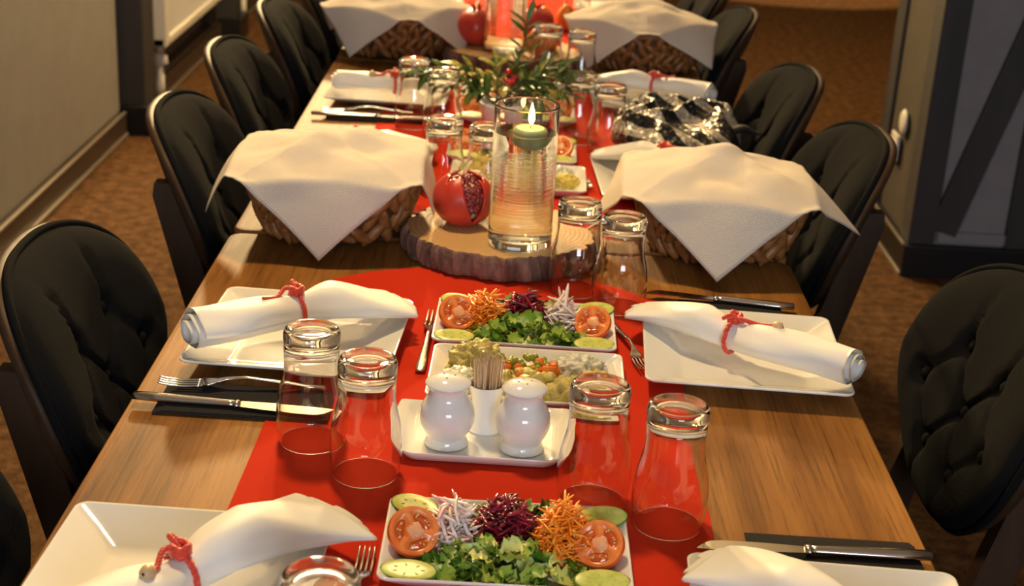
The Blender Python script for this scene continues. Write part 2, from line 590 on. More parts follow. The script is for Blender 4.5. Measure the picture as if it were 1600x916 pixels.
# left wall: grey panels between dark timber posts
wl = struct(mesh('wall_left', *box(-1.60, 4.0, 1.6, 0.2, 15.0, 3.2), 'plaster', smooth=False), 'plain grey plaster wall')
for y0, y1 in ((-3.4, 5.28), (5.50, 7.06), (7.26, 11.4)):
    if y0 == 5.50:
        continue
    p = mesh('panel', *rbox(-1.475, (y0 + y1) / 2, 0.80, 0.05, y1 - y0, 1.42, 0.004), 'plaster', wl, smooth=False)
for yc in (5.40, 7.16):
    post = struct(mesh('trim_1', *rbox(-1.435, yc, 1.6, 0.14, 0.17, 3.2, 0.006), 'timber_dark', smooth=False), 'dark timber post on the grey wall')
    mesh('plinth', *rbox(-1.42, yc, 0.055, 0.17, 0.23, 0.11, 0.004), 'black_plinth', post, smooth=False)
for k, (y0, y1) in enumerate(((-3.4, 5.26), (5.52, 7.03), (7.29, 11.4))):
    sk = struct(mesh('baseboard_left', *rbox(-1.437 if k != 1 else -1.462, (y0 + y1) / 2, 0.045, 0.03 if k != 1 else 0.08, y1 - y0, 0.09, 0.003), 'skirting', smooth=False), 'brown skirting with metal strip')
    mesh('strip', *box(-1.419, (y0 + y1) / 2, 0.012, 0.008, y1 - y0, 0.012), 'strip_metal', sk, smooth=False)
    mesh('strip', *box(-1.4255 if k != 1 else -1.445, (y0 + y1) / 2, 0.093, 0.010, y1 - y0, 0.006), 'strip_metal', sk, smooth=False)
# white reveal board beside the post
struct(mesh('trim_2', *rbox(-1.46, 5.527, 0.75, 0.07, 0.035, 1.3, 0.003), 'white_enamel', smooth=False), 'white reveal board beside the dark post')
struct(mesh('trim_2', *rbox(-1.47, 6.98, 0.75, 0.05, 0.10, 1.3, 0.003), 'plaster_light', smooth=False), 'pale reveal board beside the second post')


def radiator(loc, length, label):
    r = thing('radiator', label, 'radiator', loc)
    h0, h1 = 0.27, 0.87
    # fluted front sheet
    n = int(length / 0.0333) * 4
    prof = [0.0, 0.0, 0.010, 0.010]
    pts = [(prof[i % 4] + 0.045, 0.05 + (length - 0.1) * i / n) for i in range(n + 1)]
    V = [(x, y, z) for z in (h0 + 0.035, h1 - 0.03) for x, y in pts]
    mesh('front_panel', V, grid_faces(n + 1, 2), 'white_enamel', r, smooth=False)
    fr = join(rbox(0.03, length / 2, h0 + 0.018, 0.06, length, 0.036, 0.006), rbox(0.03, length / 2, h1 - 0.015, 0.06, length, 0.03, 0.006),
              rbox(0.03, 0.028, (h0 + h1) / 2, 0.062, 0.056, h1 - h0, 0.006), rbox(0.03, length - 0.028, (h0 + h1) / 2, 0.062, 0.056, h1 - h0, 0.006),
              box(0.012, length / 2, (h0 + h1) / 2, 0.02, length - 0.04, h1 - h0 - 0.04))
    mesh('frame', *fr, 'white_enamel', r, smooth=False)
    pipe = mesh('pipe', *tube([(0.03, 0.085, 0.0), (0.03, 0.085, 0.20)], 0.011, 14), 'white_enamel', r)
    mesh('sleeve', *xf(lathe([(0.0, 0.0), (0.019, 0.0), (0.021, 0.008), (0.019, 0.03), (0.013, 0.045), (0.0, 0.045)], 18), Matrix.Translation((0.03, 0.085, 0.185))), 'white_enamel', pipe)
    v = mesh('valve', *xf(lathe([(0.0, 0.0), (0.009, 0.0), (0.009, 0.012), (0.014, 0.014), (0.014, 0.028), (0.009, 0.03), (0.009, 0.05), (0, 0.05)], 16), Matrix.Translation((0.03, 0.085, 0.225))), 'chrome', r)
    r.scale = (1.6, 1, 1)
    return r


radiator((-1.44, 5.58, 0.0), 1.35, 'white panel radiator fixed to the wall between dark posts')
radiator((-1.44, 7.34, 0.0), 1.35, 'white panel radiator beyond the second dark post')

# timber framed pillar on the other side
PX0, PX1, PY0, PY1 = 1.205, 1.575, 4.205, 4.72
pil = thing('pillar', 'dark timber framed pillar with grey panels and a diagonal brace', 'pillar', ((PX0 + PX1) / 2, (PY0 + PY1) / 2, 0))
pil['kind'] = 'structure'
cx, cy = (PX0 + PX1) / 2, (PY0 + PY1) / 2
lx, ly = PX1 - PX0, PY1 - PY0
mesh('core', *box(0, 0, 1.6, lx - 0.03, ly - 0.03, 3.2), 'panel_grey', pil, smooth=False)
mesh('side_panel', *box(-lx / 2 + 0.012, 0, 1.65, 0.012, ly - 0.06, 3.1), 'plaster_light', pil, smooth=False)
for sx, wx in ((-1, 0.075), (1, 0.085)):
    mesh('post', *rbox(sx * (lx / 2 - wx / 2), -ly / 2 + 0.02, 1.65, wx, 0.045, 3.1, 0.004), 'timber_dark', pil, smooth=False)
    mesh('post', *rbox(sx * (lx / 2 - wx / 2), ly / 2 - 0.02, 1.65, wx, 0.045, 3.1, 0.004), 'timber_dark', pil, smooth=False)
mesh('post', *rbox(-lx / 2 + 0.006, -ly / 2 + 0.05, 1.65, 0.02, 0.10, 3.1, 0.003), 'timber_dark', pil, smooth=False)
mesh('post', *rbox(-lx / 2 + 0.006, ly / 2 - 0.05, 1.65, 0.02, 0.10, 3.1, 0.003), 'timber_dark', pil, smooth=False)
mesh('rail', *rbox(0.0, -ly / 2 + 0.018, 0.125, lx - 0.165, 0.035, 0.035, 0.003), 'panel_grey', pil, smooth=False)
a0, a1 = Vector((-0.09, -ly / 2 + 0.012, 0.14)), Vector((0.14, -ly / 2 + 0.012, 0.98))
d = a1 - a0
bm_ = rbox(0, 0, 0, 0.085, 0.03, d.length, 0.004)
brace_m = Matrix.Translation((a0 + a1) / 2) @ Matrix.Rotation(math.atan2(d.x, d.z), 4, 'Y')
mesh('brace', *xf(bm_, brace_m), 'timber_dark', pil, smooth=False)
mesh('plinth', *rbox(0, 0, 0.05, lx + 0.03, ly + 0.03, 0.10, 0.004), 'black_plinth', pil, smooth=False)
mesh('plinth_strip', *box(-lx / 2 - 0.017, 0, 0.10, 0.006, ly, 0.008), 'strip_metal', pil, smooth=False)
mesh('plinth_strip', *box(-lx / 2 - 0.017, 0, 0.006, 0.006, ly, 0.008), 'strip_metal', pil, smooth=False)
so = thing('wall_socket', 'square white power socket on the timber framed pillar', 'socket', (PX0 - 0.004, 4.50, 0.325))
mesh('cover_plate', *rbox(-0.004, 0, 0, 0.01, 0.082, 0.082, 0.003), 'white_enamel', so, smooth=False)
mesh('socket_well', *xf(lathe([(0.0, 0.002), (0.017, 0.002), (0.019, 0.006), (0.021, 0.006), (0.021, 0.0)], 24), Matrix.Translation((-0.007, 0, 0)) @ Matrix.Rotation(-PI / 2, 4, 'Y')), 'white_enamel', so)
for s in (-1, 1):
    mesh('pin_hole', *xf(lathe([(0.0, 0.0), (0.0025, 0.0), (0.0025, 0.002)], 10), Matrix.Translation((-0.0095, s * 0.0095, 0)) @ Matrix.Rotation(-PI / 2, 4, 'Y')), 'dark_socket', so)
bc = tag(mesh('blanking_cap', *lathe([(0.0, 0.009), (0.02, 0.008), (0.036, 0.005), (0.041, 0.0), (0.0, 0.0)], 32), 'white_enamel'), 'round white blanking cap above the power socket', 'wall cap')
bc.location = (PX0 - 0.005, 4.445, 0.415)
bc.rotation_euler = (0, -PI / 2, 0)

# ================================================================== tables
TW, TL = 0.85, 1.245


def make_table(y0, label):
    t = thing('dining_table', label, 'table', (0, y0 + TL / 2, 0), 0, 'tables joined end to end')
    rings = []
    for inset, z in ((0.004, TZ - 0.032), (0.0, TZ - 0.028), (0.0, TZ - 0.004), (0.003, TZ - 0.0005), (0.008, TZ)):
        rings.append([(x, y, z) for x, y in rounded_rect(TW / 2 - inset, TL / 2 - inset, 0.022 - inset, 6)])
    o = mesh('tabletop', *ring_mesh(rings), 'wood', t, smooth=False)
    for sx in (-1, 1):
        for sy in (-1, 1):
            mesh('leg', *rbox(sx * 0.10, sy * (TL / 2 - 0.12), 0.37, 0.06, 0.06, 0.70, 0.004), 'black_metal', t, smooth=False)
    for sy in (-1, 1):
        mesh('foot', *rbox(0, sy * (TL / 2 - 0.12), 0.012, 0.55, 0.06, 0.024, 0.004), 'black_metal', t, smooth=False)
    return t


make_table(0.865, 'oak dining table bearing the salt and pepper shakers')
make_table(2.120, 'oak dining table bearing the black and silver sequined bundle')
make_table(3.375, 'oak dining table bearing the second wood slice centrepiece')


# ================================================================== chairs
def make_chair():
    t = thing('dining_chair', 'x', 'chair', (0, 0, 0), 0, 'charcoal chairs along the tables')
    HW, HH, ZC = 0.227, 0.157, 0.704

    def outline(th, k=1.0):
        c, s = math.cos(th), math.sin(th)
        e = 2.0 / 2.7
        x = HW * math.copysign(abs(c) ** e, c)
        z = HH * math.copysign(abs(s) ** e, s)
        if z < 0:
            x *= 1 - 0.425 * (-z / HH) ** 1.3
        return x * k, z * k

    def base(x, z):
        return -0.215 - 0.361 * (z + HH) + 1.01 * x * x

    btn = []
    for r in range(3):
        zz = 0.050 - r * 0.066
        xs = (-0.066, 0.066) if r % 2 == 0 else (-0.128, 0.0, 0.128)
        for x in xs:
            if r == 2:
                x *= 0.8
            btn.append((x, zz))
    lines = []
    for i, a in enumerate(btn):
        for b in btn[i + 1:]:
            if abs(abs(a[1] - b[1]) - 0.066) < 0.01 and abs(a[0] - b[0]) < 0.09:
                lines.append((a, b))
    for x, z in btn:
        if z > 0.04:
            lines.append(((x, z), (x * 1.25, HH)))
        if abs(x) > 0.12:
            lines.append(((x, z), (math.copysign(HW, x), z + 0.03)))
        if z < -0.07:
            lines.append(((x, z), (x * 0.9, -HH)))

    def seg(px, pz, a, b):
        dx, dz = b[0] - a[0], b[1] - a[1]
        q = max(0, min(1, ((px - a[0]) * dx + (pz - a[1]) * dz) / (dx * dx + dz * dz)))
        return math.hypot(px - a[0] - q * dx, pz - a[1] - q * dz)

    NR, NT = 34, 96
    V = []
    for j in range(NR):
        rho = 1 - (1 - j / (NR - 1)) ** 1.25
        rho = 1 - rho
        rho = max(rho, 0.012)
        for i in range(NT):
            x, z = outline(2 * PI * i / NT, rho)
            dp = 0.052 * (1 - rho ** 5) ** 0.5
            for bx, bz in btn:
                dd = (x - bx) ** 2 + (z - bz) ** 2
                dp -= 0.016 * math.exp(-dd / 0.016 ** 2)
            dm = min(seg(x, z, a, b) for a, b in lines)
            dp -= 0.007 * math.exp(-(dm / 0.0055) ** 2) * (1 - rho ** 8)
            V.append((x, base(x, z) + max(dp, 0.0), z + ZC))
    F = grid_faces(NT, NR, True)
    F.append(tuple((NR - 1) * NT + i for i in range(NT)))
    mesh('back_cushion', V, F, 'fabric', t)
    # plywood shell behind the cushion
    rings = []
    for k, off in ((0.2, -0.017), (0.7, -0.017), (0.975, -0.015), (1.004, -0.010), (1.008, -0.004), (0.995, 0.0)):
        ring = []
        for i in range(NT):
            x, z = outline(2 * PI * i / NT, k)
            ring.append((x, base(x, z) + off, z + ZC))
        rings.append(ring)
    mesh('back_shell', *ring_mesh(rings, True, False), 'chair_wood', t)
    pts = []
    for i in range(NT):
        x, z = outline(2 * PI * i / NT, 0.995)
        pts.append((x, base(x, z) + 0.006, z + ZC))
    mesh('piping', *tube(pts, 0.0055, 8, True), 'fabric', t)
    bs = lathe([(0, 0.006), (0.006, 0.005), (0.010, 0.001), (0.010, -0.004), (0, -0.004)], 14)
    for x, z in btn:
        mesh('button', *xf(bs, Matrix.Translation((x, base(x, z) + 0.038, z + ZC)) @ Matrix.Rotation(-PI / 2, 4, 'X')), 'fabric', t)
    # seat
    rings = []
    for ins, z in ((0.03, 0.405), (0.005, 0.410), (0.0, 0.43), (0.0, 0.46), (0.012, 0.48), (0.05, 0.492), (0.13, 0.497)):
        rings.append([(x * (1 - 0.10 * (y < 0)), y - 0.015, z) for x, y in rounded_rect(0.225 - ins, 0.195 - ins, 0.06 - ins * 0.3, 6)])
    mesh('seat', *ring_mesh(rings), 'fabric', t)
    mesh('seat_frame', *rbox(0, -0.015, 0.39, 0.38, 0.33, 0.04, 0.006), 'chair_wood', t, smooth=False)

    def board(p, q, w, th):
        a, b = Vector(p), Vector(q)
        return a, b

    for s in (-1, 1):
        # rear leg: floor, seat level, then the reclined upright behind the shell
        path = [Vector((s * 0.185, -0.265, 0.0)), Vector((s * 0.180, -0.205, 0.40)), Vector((s * 0.178, -0.212, 0.47)), Vector((s * 0.170, -0.286, 0.750)), Vector((s * 0.169, -0.293, 0.772))]
        wid = [0.030, 0.046, 0.050, 0.046, 0.026]
        V, F = [], []
        for p, w in zip(path, wid):
            for dx, dy in ((-0.013, -w / 2), (0.013, -w / 2), (0.013, w / 2), (-0.013, w / 2)):
                V.append(p + Vector((dx, dy + 0.004, 0)))
        for j in range(len(path) - 1):
            for i in range(4):
                k = (i + 1) % 4
                F.append((j * 4 + i, j * 4 + k, (j + 1) * 4 + k, (j + 1) * 4 + i))
        F += [(3, 2, 1, 0), tuple(len(V) - 4 + i for i in range(4))]
        mesh('leg', V, F, 'chair_wood', t, smooth=False)
        rings = [[(s * x0 + dx, y0 + dy, z0) for dx, dy in ((-w, -w), (w, -w), (w, w), (-w, w))] for x0, y0, z0, w in ((0.19, 0.165, 0.0, 0.013), (0.178, 0.14, 0.40, 0.021))]
        mesh('leg', *ring_mesh(rings), 'chair_wood', t, smooth=False)
    return t


chair0 = make_chair()
chairs = [
    (-1, -0.280, 1.110, 1, 'charcoal tufted chair tucked in before the plate nearest the large tomato salad'),
    (-1, -0.279, 1.708, 1, 'charcoal tufted chair facing the black napkin and cutlery beside the grey wall'),
    (-1, -0.282, 2.457, 2, 'charcoal tufted chair facing the wall side bread basket'),
    (-1, -0.289, 2.947, 1, 'charcoal tufted chair facing the far wall side cutlery'),
    (-1, -0.275, 3.450, 1, 'charcoal tufted chair facing the far wall side bread basket'),
    (-1, -0.275, 3.980, 1, 'charcoal tufted chair beyond the far wall side bread basket'),
    (1, 0.371, 1.728, 1, 'charcoal tufted chair pulled out slightly in front of the pillar foot'),
    (1, 0.310, 2.495, 0, 'charcoal tufted chair between bread basket and pillar socket'),
    (1, 0.277, 2.979, 1, 'charcoal tufted chair beside the sequined bundle'),
    (1, 0.247, 3.676, -2, 'charcoal tufted chair beside the far basket on the open carpet side'),
    (1, 0.250, 4.180, 0, 'charcoal tufted chair beside the farthest plate on the open carpet side'),
]
for i, (s, x, y, r, lab) in enumerate(chairs):
    loc, rz = (x, y, 0), s * PI / 2 + math.radians(r)
    if i == 0:
        chair0.location, chair0.rotation_euler, chair0['label'] = loc, (0, 0, rz), lab
    else:
        dup(chair0, loc, rz, lab)


# ================================================================== runners
def runner(y0, y1, x0, x1, label, round0, round1):
    t = tag(bpy.data.objects.new('table_runner', None), label, 'table runner', 'red table runners')
    n = 60
    V = []
    NU = 40
    H = 0.0016
    for top in (0, 1):
        for j in range(n + 1):
            for i in range(NU + 1):
                u = i / NU * 2 - 1
                bow = 1 - abs(u) ** 2.6
                ya = y0 - round0 * bow
                yb = y1 + round1 * bow
                y = ya + (yb - ya) * j / n
                x = (x0 + x1) / 2 + (x1 - x0) / 2 * u + 0.004 * math.sin(y * 5)
                V.append((x, y, TZ + (H if top else 0.0004)))
    w = NU + 1
    F = []
    o2 = (n + 1) * w
    for j in range(n):
        for i in range(NU):
            a = j * w + i
            F.append((a + o2, a + 1 + o2, a + w + 1 + o2, a + w + o2))
            F.append((a, a + w, a + w + 1, a + 1))
    for j in range(n):
        F.append((j * w, j * w + o2, (j + 1) * w + o2, (j + 1) * w))
        F.append((j * w + NU, (j + 1) * w + NU, (j + 1) * w + NU + o2, j * w + NU + o2))
    for i in range(NU):
        F.append((i, i + 1, i + 1 + o2, i + o2))
        F.append((n * w + i, n * w + i + o2, n * w + i + 1 + o2, n * w + i + 1))
    bpy.data.objects.remove(t)
    return tag(mesh('table_runner', V, F, 'runner', smooth=False), label, 'table runner', 'red table runners')


runner(0.88, 1.905, -0.268, 0.212, 'red cloth runner under the salt and pepper shakers', 0.0, 0.10)
runner(2.33, 3.24, -0.275, 0.205, 'red cloth runner under the pot of leafy sprigs', 0.10, 0.09)
runner(3.58, 4.55, -0.275, 0.205, 'red cloth runner on the table with the second wood slice', 0.10, 0.0)
RZ = TZ + 0.0018     # top of a runner


# ================================================================== crockery
def plate_mesh(hx, hy, h, r, inner, wall=0.004):
    """square plate: foot, wide sloping rim, flat well"""
    def rr(k, z, bow=0.0, rad=r):
        out = []
        for x, y in rounded_rect(hx * k, hy * k, max(rad * k, 0.004), 6):
            ex = bow * (1 - (y / (hy * k)) ** 2) if abs(x) > hx * k - 0.002 else 0
            ey = bow * (1 - (x / (hx * k)) ** 2) if abs(y) > hy * k - 0.002 else 0
            zz = z
            out.append((x, y, zz))
        return out
    rings = [rr(inner * 0.98, 0.0), rr(inner * 1.02, 0.0015), rr((inner + 1) / 2, h * 0.42), rr(0.985, h - 0.004), rr(1.0, h - 0.0025), rr(1.0, h - 0.0008), rr(0.992, h),
             rr(0.975, h - 0.0012), rr((inner + 1) / 2, h * 0.45 + wall), rr(inner * 1.05, wall + 0.001), rr(inner, wall), rr(inner * 0.9, wall)]
    V, F = ring_mesh(rings)
    return V, F


PLATE = plate_mesh(0.124, 0.124, 0.023, 0.012, 0.60)
PLATTER = plate_mesh(0.1165, 0.076, 0.017, 0.010, 0.80)
plate0 = None
plates = [
    ((-0.283, 1.108), -2, 'square white plate whose napkin nearly hides its rim, before the large tomato salad platter'),
    ((-0.254, 1.690), -3, 'square white plate beside the two glasses and the dark cutlery set'),
    ((-0.270, 2.466), 2, 'square white plate behind the bread basket on the wall side'),
    ((-0.260, 3.008), -3, 'square white plate beside far cutlery on the wall side'),
    ((0.294, 1.072), -3, 'square white plate in front of the black handled knife'),
    ((0.296, 1.708), -3, 'square white plate with bead tied napkin overhanging its corner'),
    ((0.265, 2.450), 3, 'square white plate half hidden under the bread basket cloth'),
    ((0.297, 3.085), -2, 'square white plate behind the sequined bundle'),
    ((0.270, 4.195), -1, 'square white plate at the far end of the tables'),
    ((-0.270, 4.100), 1, 'square white plate behind the far bread basket on the wall side'),
]
for (x, y), r, lab in plates:
    if plate0 is None:
        plate0 = tag(mesh('square_plate', *PLATE, 'porcelain', smooth=False), lab, 'plate', 'square white plates')
        plate0.location, plate0.rotation_euler = (x, y, TZ + 0.0022), (0, 0, math.radians(r))
    else:
        dup(plate0, (x, y, TZ + 0.0022), math.radians(r), lab)
for p in plate0.data.polygons:
    p.use_smooth = True
platter0 = None
PLS = {
    's1': ((0.008, 1.214), 0, 'white rectangular platter under the salad with big tomato slices'),
    's2': ((0.023, 1.768), -1, 'white rectangular platter under the salad nearest the wood slice and burning candle'),
    'm2': ((0.026, 1.604), -1, 'white rectangular platter of mezze behind the toothpick holder'),
    'm3': ((0.008, 2.437), -1, 'white rectangular platter of mezze behind the candle vase'),
    's3': ((-0.004, 2.612), -1, 'white rectangular platter of salad between mezze and leafy sprigs'),
    's4': ((0.000, 2.900), 1, 'white rectangular platter of salad beyond the pot of sprigs'),
    'm4': ((-0.002, 3.075), 0, 'white rectangular platter of mezze before the second wood slice'),
}
for k, ((x, y), r, lab) in PLS.items():
    if platter0 is None:
        platter0 = tag(mesh('serving_platter', *PLATTER, 'porcelain'), lab, 'platter', 'white serving platters')
        platter0.location, platter0.rotation_euler = (x, y, RZ), (0, 0, math.radians(r))
    else:
        dup(platter0, (x, y, RZ), math.radians(r), lab)
PZ = RZ + 0.0042      # well of a platter


# ------------------------------------------------------------------ upturned tumblers
def make_tumbler():
    out = [(0.0335, 0.0), (0.0345, 0.001), (0.0365, 0.012), (0.0378, 0.028), (0.0374, 0.045), (0.0352, 0.060), (0.0318, 0.074), (0.0298, 0.086), (0.0296, 0.100), (0.0303, 0.116), (0.0306, 0.124), (0.0295, 0.129), (0.0265, 0.1315), (0.018, 0.1305), (0.0, 0.1300)]
    inn = [(0.0, 0.1165), (0.018, 0.1160), (0.0255, 0.1120), (0.0276, 0.104), (0.0280, 0.090), (0.0301, 0.0745), (0.0337, 0.0595), (0.0359, 0.045), (0.0363, 0.028), (0.0350, 0.012), (0.0330, 0.001)]
    n = 48
    cv = [(p.x, p.y) for p in smooth_curve([(r, z, 0) for r, z in out], 40)]
    ci = [(p.x, p.y) for p in smooth_curve([(r, z, 0) for r, z in inn], 30)]
    cv[-1], ci[0] = (0.0, 0.130), (0.0, 0.1165)
    V, F = lathe(cv, n)
    V2, F2 = lathe(ci, n)
    k = len(V)
    V = list(V) + list(V2)
    F = list(F) + [tuple(i + k for i in f) for f in F2]
    last = k + len(V2) - n
    for i in range(n):
        j = (i + 1) % n
        F.append((last + i, last + j, j, i))
    return V, F


glass0 = None
glasses = [
    (-0.207, 1.432, 'upturned clear tumbler on the dark cutlery set, beside the wall side napkin'),
    (-0.141, 1.364, 'upturned clear tumbler beside the shaker tray on the wall side'),
    (0.094, 1.331, 'upturned clear tumbler beside the shaker tray and mezze'),
    (0.168, 1.292, 'upturned clear tumbler at the runner edge by the black handled knife'),
    (0.092, 1.935, 'upturned clear tumbler touching the bark of the candle slice'),
    (0.150, 1.880, 'upturned clear tumbler between candle slice and open side bread basket'),
    (-0.118, 2.352, 'upturned clear tumbler between wall side plate and pomegranate'),
    (-0.046, 2.322, 'upturned clear tumbler behind the cut pomegranate'),
    (-0.200, 2.790, 'upturned clear tumbler at the tip of the far wall side knife'),
    (-0.140, 2.712, 'upturned clear tumbler among the sprig leaves on the wall side'),
    (0.118, 2.745, 'upturned clear tumbler among the sprig leaves by the sequined bundle'),
    (0.170, 2.665, 'upturned clear tumbler touching the sequined bundle'),
    (0.062, 3.215, 'upturned clear tumbler before the orange husks'),
    (0.134, 3.165, 'upturned clear tumbler against the far open side bread basket'),
    (-0.162, 3.700, 'upturned clear tumbler behind the whole pomegranate, wall side one'),
    (-0.085, 3.720, 'upturned clear tumbler behind the whole pomegranate, vase side one'),
    (0.150, 3.960, 'upturned clear tumbler before the farthest plate'),
    (-0.134, 0.955, 'upturned clear tumbler before the large tomato salad platter'),
]
TUM = make_tumbler()
for x, y, lab in glasses:
    if glass0 is None:
        glass0 = tag(mesh('glass_tumbler', *TUM, 'glass'), lab, 'glass', 'upturned tumblers')
        glass0.location = (x, y, RZ + 0.0004)
    else:
        dup(glass0, (x, y, RZ + 0.0004), 0.0, lab)

# ------------------------------------------------------------------ cruet tray
ctr = (-0.022, 1.456)
tray = thing('cruet_tray', 'white porcelain cruet tray with upswept ends holding the shakers', 'tray', (ctr[0], ctr[1], RZ + 0.0004), math.radians(-1))


def tray_ring(k, z, lift):
    out = []
    hx, hy = 0.090 * k, 0.066 * k
    for x, y in rounded_rect(hx, hy, 0.020 * k, 8):
        out.append((x, y))
    # extra points along the straight runs so the ends can sweep up
    full = []
    for i in range(len(out)):
        a, b = Vector(out[i]), Vector(out[(i + 1) % len(out)])
        m = 6 if (b - a).length > 0.03 else 1
        for q in range(m):
            full.append(a.lerp(b, q / m))
    res = []
    for p in full:
        f = max(0, (abs(p.x) - hx * 0.78) / (hx * 0.22)) * (1 - 0.45 * (p.y / hy) ** 2)
        res.append((p.x * (1 + 0.06 * f * lift / 0.012), p.y, z + lift * f * f))
    return res


mesh('dish', *ring_mesh([tray_ring(0.86, 0, 0), tray_ring(0.93, 0.002, 0.0), tray_ring(0.995, 0.010, 0.012), tray_ring(1.0, 0.012, 0.014), tray_ring(0.985, 0.0125, 0.014), tray_ring(0.93, 0.0065, 0.004), tray_ring(0.84, 0.004, 0)]), 'porcelain', tray)
TRZ = RZ + 0.0046


def shaker(x, y, lab, holes):
    s = thing('shaker', lab, 'shaker', (x, y, TRZ), 0.3, 'salt and pepper shakers')
    prof = [(0.0, 0.0), (0.022, 0.0), (0.0235, 0.002), (0.0225, 0.006), (0.0215, 0.010), (0.0245, 0.016), (0.0285, 0.025), (0.0298, 0.034), (0.0285, 0.043), (0.0252, 0.050), (0.0218, 0.056), (0.0204, 0.061), (0.0207, 0.066), (0.0228, 0.0695), (0.0246, 0.0710)]
    cv = [(p.x, p.y) for p in smooth_curve([(r, z, 0) for r, z in prof], 48)]
    cv[0] = (0, 0)
    mesh('body', *lathe(cv, 48), 'porcelain', s)
    cap = mesh('cap', *lathe([(0.0246, 0.0710), (0.0248, 0.0716), (0.0240, 0.0726), (0.0205, 0.0752), (0.014, 0.0782), (0.007, 0.0796), (0.0, 0.0800)], 48), 'porcelain', s)
    for k in range(holes):
        a = 2 * PI * k / holes
        mesh('hole', *xf(lathe([(0, 0.0004), (0.0011, 0.0003), (0.0011, -0.001)], 8), Matrix.Translation((0.007 * math.cos(a), 0.007 * math.sin(a), 0.0795))), 'dark_socket', cap)
    return s


shaker(-0.061, 1.436, 'round bellied white porcelain shaker toward the wall side tumbler', 3)
shaker(0.021, 1.432, 'round bellied white porcelain shaker toward the mezze side tumbler', 4)
hold = thing('toothpick_holder', 'white porcelain toothpick holder between the two shakers', 'toothpick holder', (-0.020, 1.474, TRZ))
mesh('cup', *lathe([(0.0, 0.0), (0.019, 0.0), (0.0195, 0.003), (0.0165, 0.014), (0.0155, 0.026), (0.0172, 0.042), (0.0205, 0.055), (0.0208, 0.0565), (0.0195, 0.0565), (0.016, 0.042), (0.0142, 0.026), (0.015, 0.014), (0.0, 0.010)], 40), 'porcelain', hold)
pick = lathe([(0, 0.0), (0.0009, 0.006), (0.0010, 0.06), (0.0, 0.066)], 6)
p0 = None
rnd = random.Random(3)
for k in range(46):
    a, rr = rnd.random() * 2 * PI, 0.0128 * math.sqrt(rnd.random())
    loc = (-0.020 + rr * math.cos(a), 1.474 + rr * math.sin(a), TRZ + 0.0185 + rnd.random() * 0.006)
    if p0 is None:
        p0 = tag(mesh('toothpick', *pick, 'toothpick'), 'thin wooden toothpick standing in the white holder', 'toothpick', 'toothpicks in the holder')
        o = p0
    else:
        o = dup(p0)
    o.location = loc
    o.rotation_euler = (-0.085 * math.sin(a) * rr / 0.0128, 0.085 * math.cos(a) * rr / 0.0128, 0)
V, F = lathe([(0.0172, 0.0), (0.0188, 0.012), (0.0196, 0.026), (0.0190, 0.036), (0.0160, 0.043), (0.009, 0.0470), (0.0, 0.048), (0.0, 0.0477), (0.009, 0.0467), (0.0157, 0.0427), (0.0187, 0.0359), (0.0193, 0.026), (0.0185, 0.012), (0.0169, 0.0)], 36, True)
V = [(x * (1 + 0.03 * math.sin(9 * math.atan2(y, x) + z * 200)), y * (1 + 0.03 * math.sin(7 * math.atan2(y, x))), z) for x, y, z in V]
fl = tag(mesh('film_wrap', V, F, 'film'), 'clear plastic film over the toothpicks', 'plastic film')
fl.location = (-0.020, 1.474, TRZ + 0.046)


# ================================================================== food
def at_platter(key, dx, dy, dz=0.0):
    (x, y), r, _ = PLS[key]
    a = math.radians(r)
    return (x + dx * math.cos(a) - dy * math.sin(a), y + dx * math.sin(a) + dy * math.cos(a), PZ + dz)


def shreds(name, loc, rx, ry, h, n, ln, wd, material, label, cat, seed, rise=0.5):
    R = random.Random(seed)
    parts = []
    for k in range(n):
        a, q = R.random() * 2 * PI, math.sqrt(R.random())
        x, y = rx * q * math.cos(a), ry * q * math.sin(a)
        z = h * (1 - q * q) * (0.25 + 0.75 * R.random()) + 0.002
        yaw = R.random() * PI
        tilt = (R.random() - 0.5) * 2 * rise
        l = ln * (0.6 + 0.7 * R.random())
        d = Vector((math.cos(yaw) * math.cos(tilt), math.sin(yaw) * math.cos(tilt), math.sin(tilt)))
        s = Vector((-d.y, d.x, R.random() - 0.5)).normalized()
        c = Vector((x, y, z))
        pts = [c - d * l / 2, c + s * l * 0.12 * (R.random() - 0.2), c + d * l / 2 + s * l * 0.12 * (R.random() - 0.5)]
        pts = [Vector((p.x, p.y, max(p.z, wd))) for p in smooth_curve(pts, 4)]
        w = wd * (0.7 + 0.6 * R.random())
        parts.append(tube(pts, [w * 0.5, w, w * 1.05, w, w * 0.4], 5, False, 0.55))
    o = mesh(name, *join(*parts), material)
    o.location = loc
    return tag(o, label, cat, None, 'stuff')


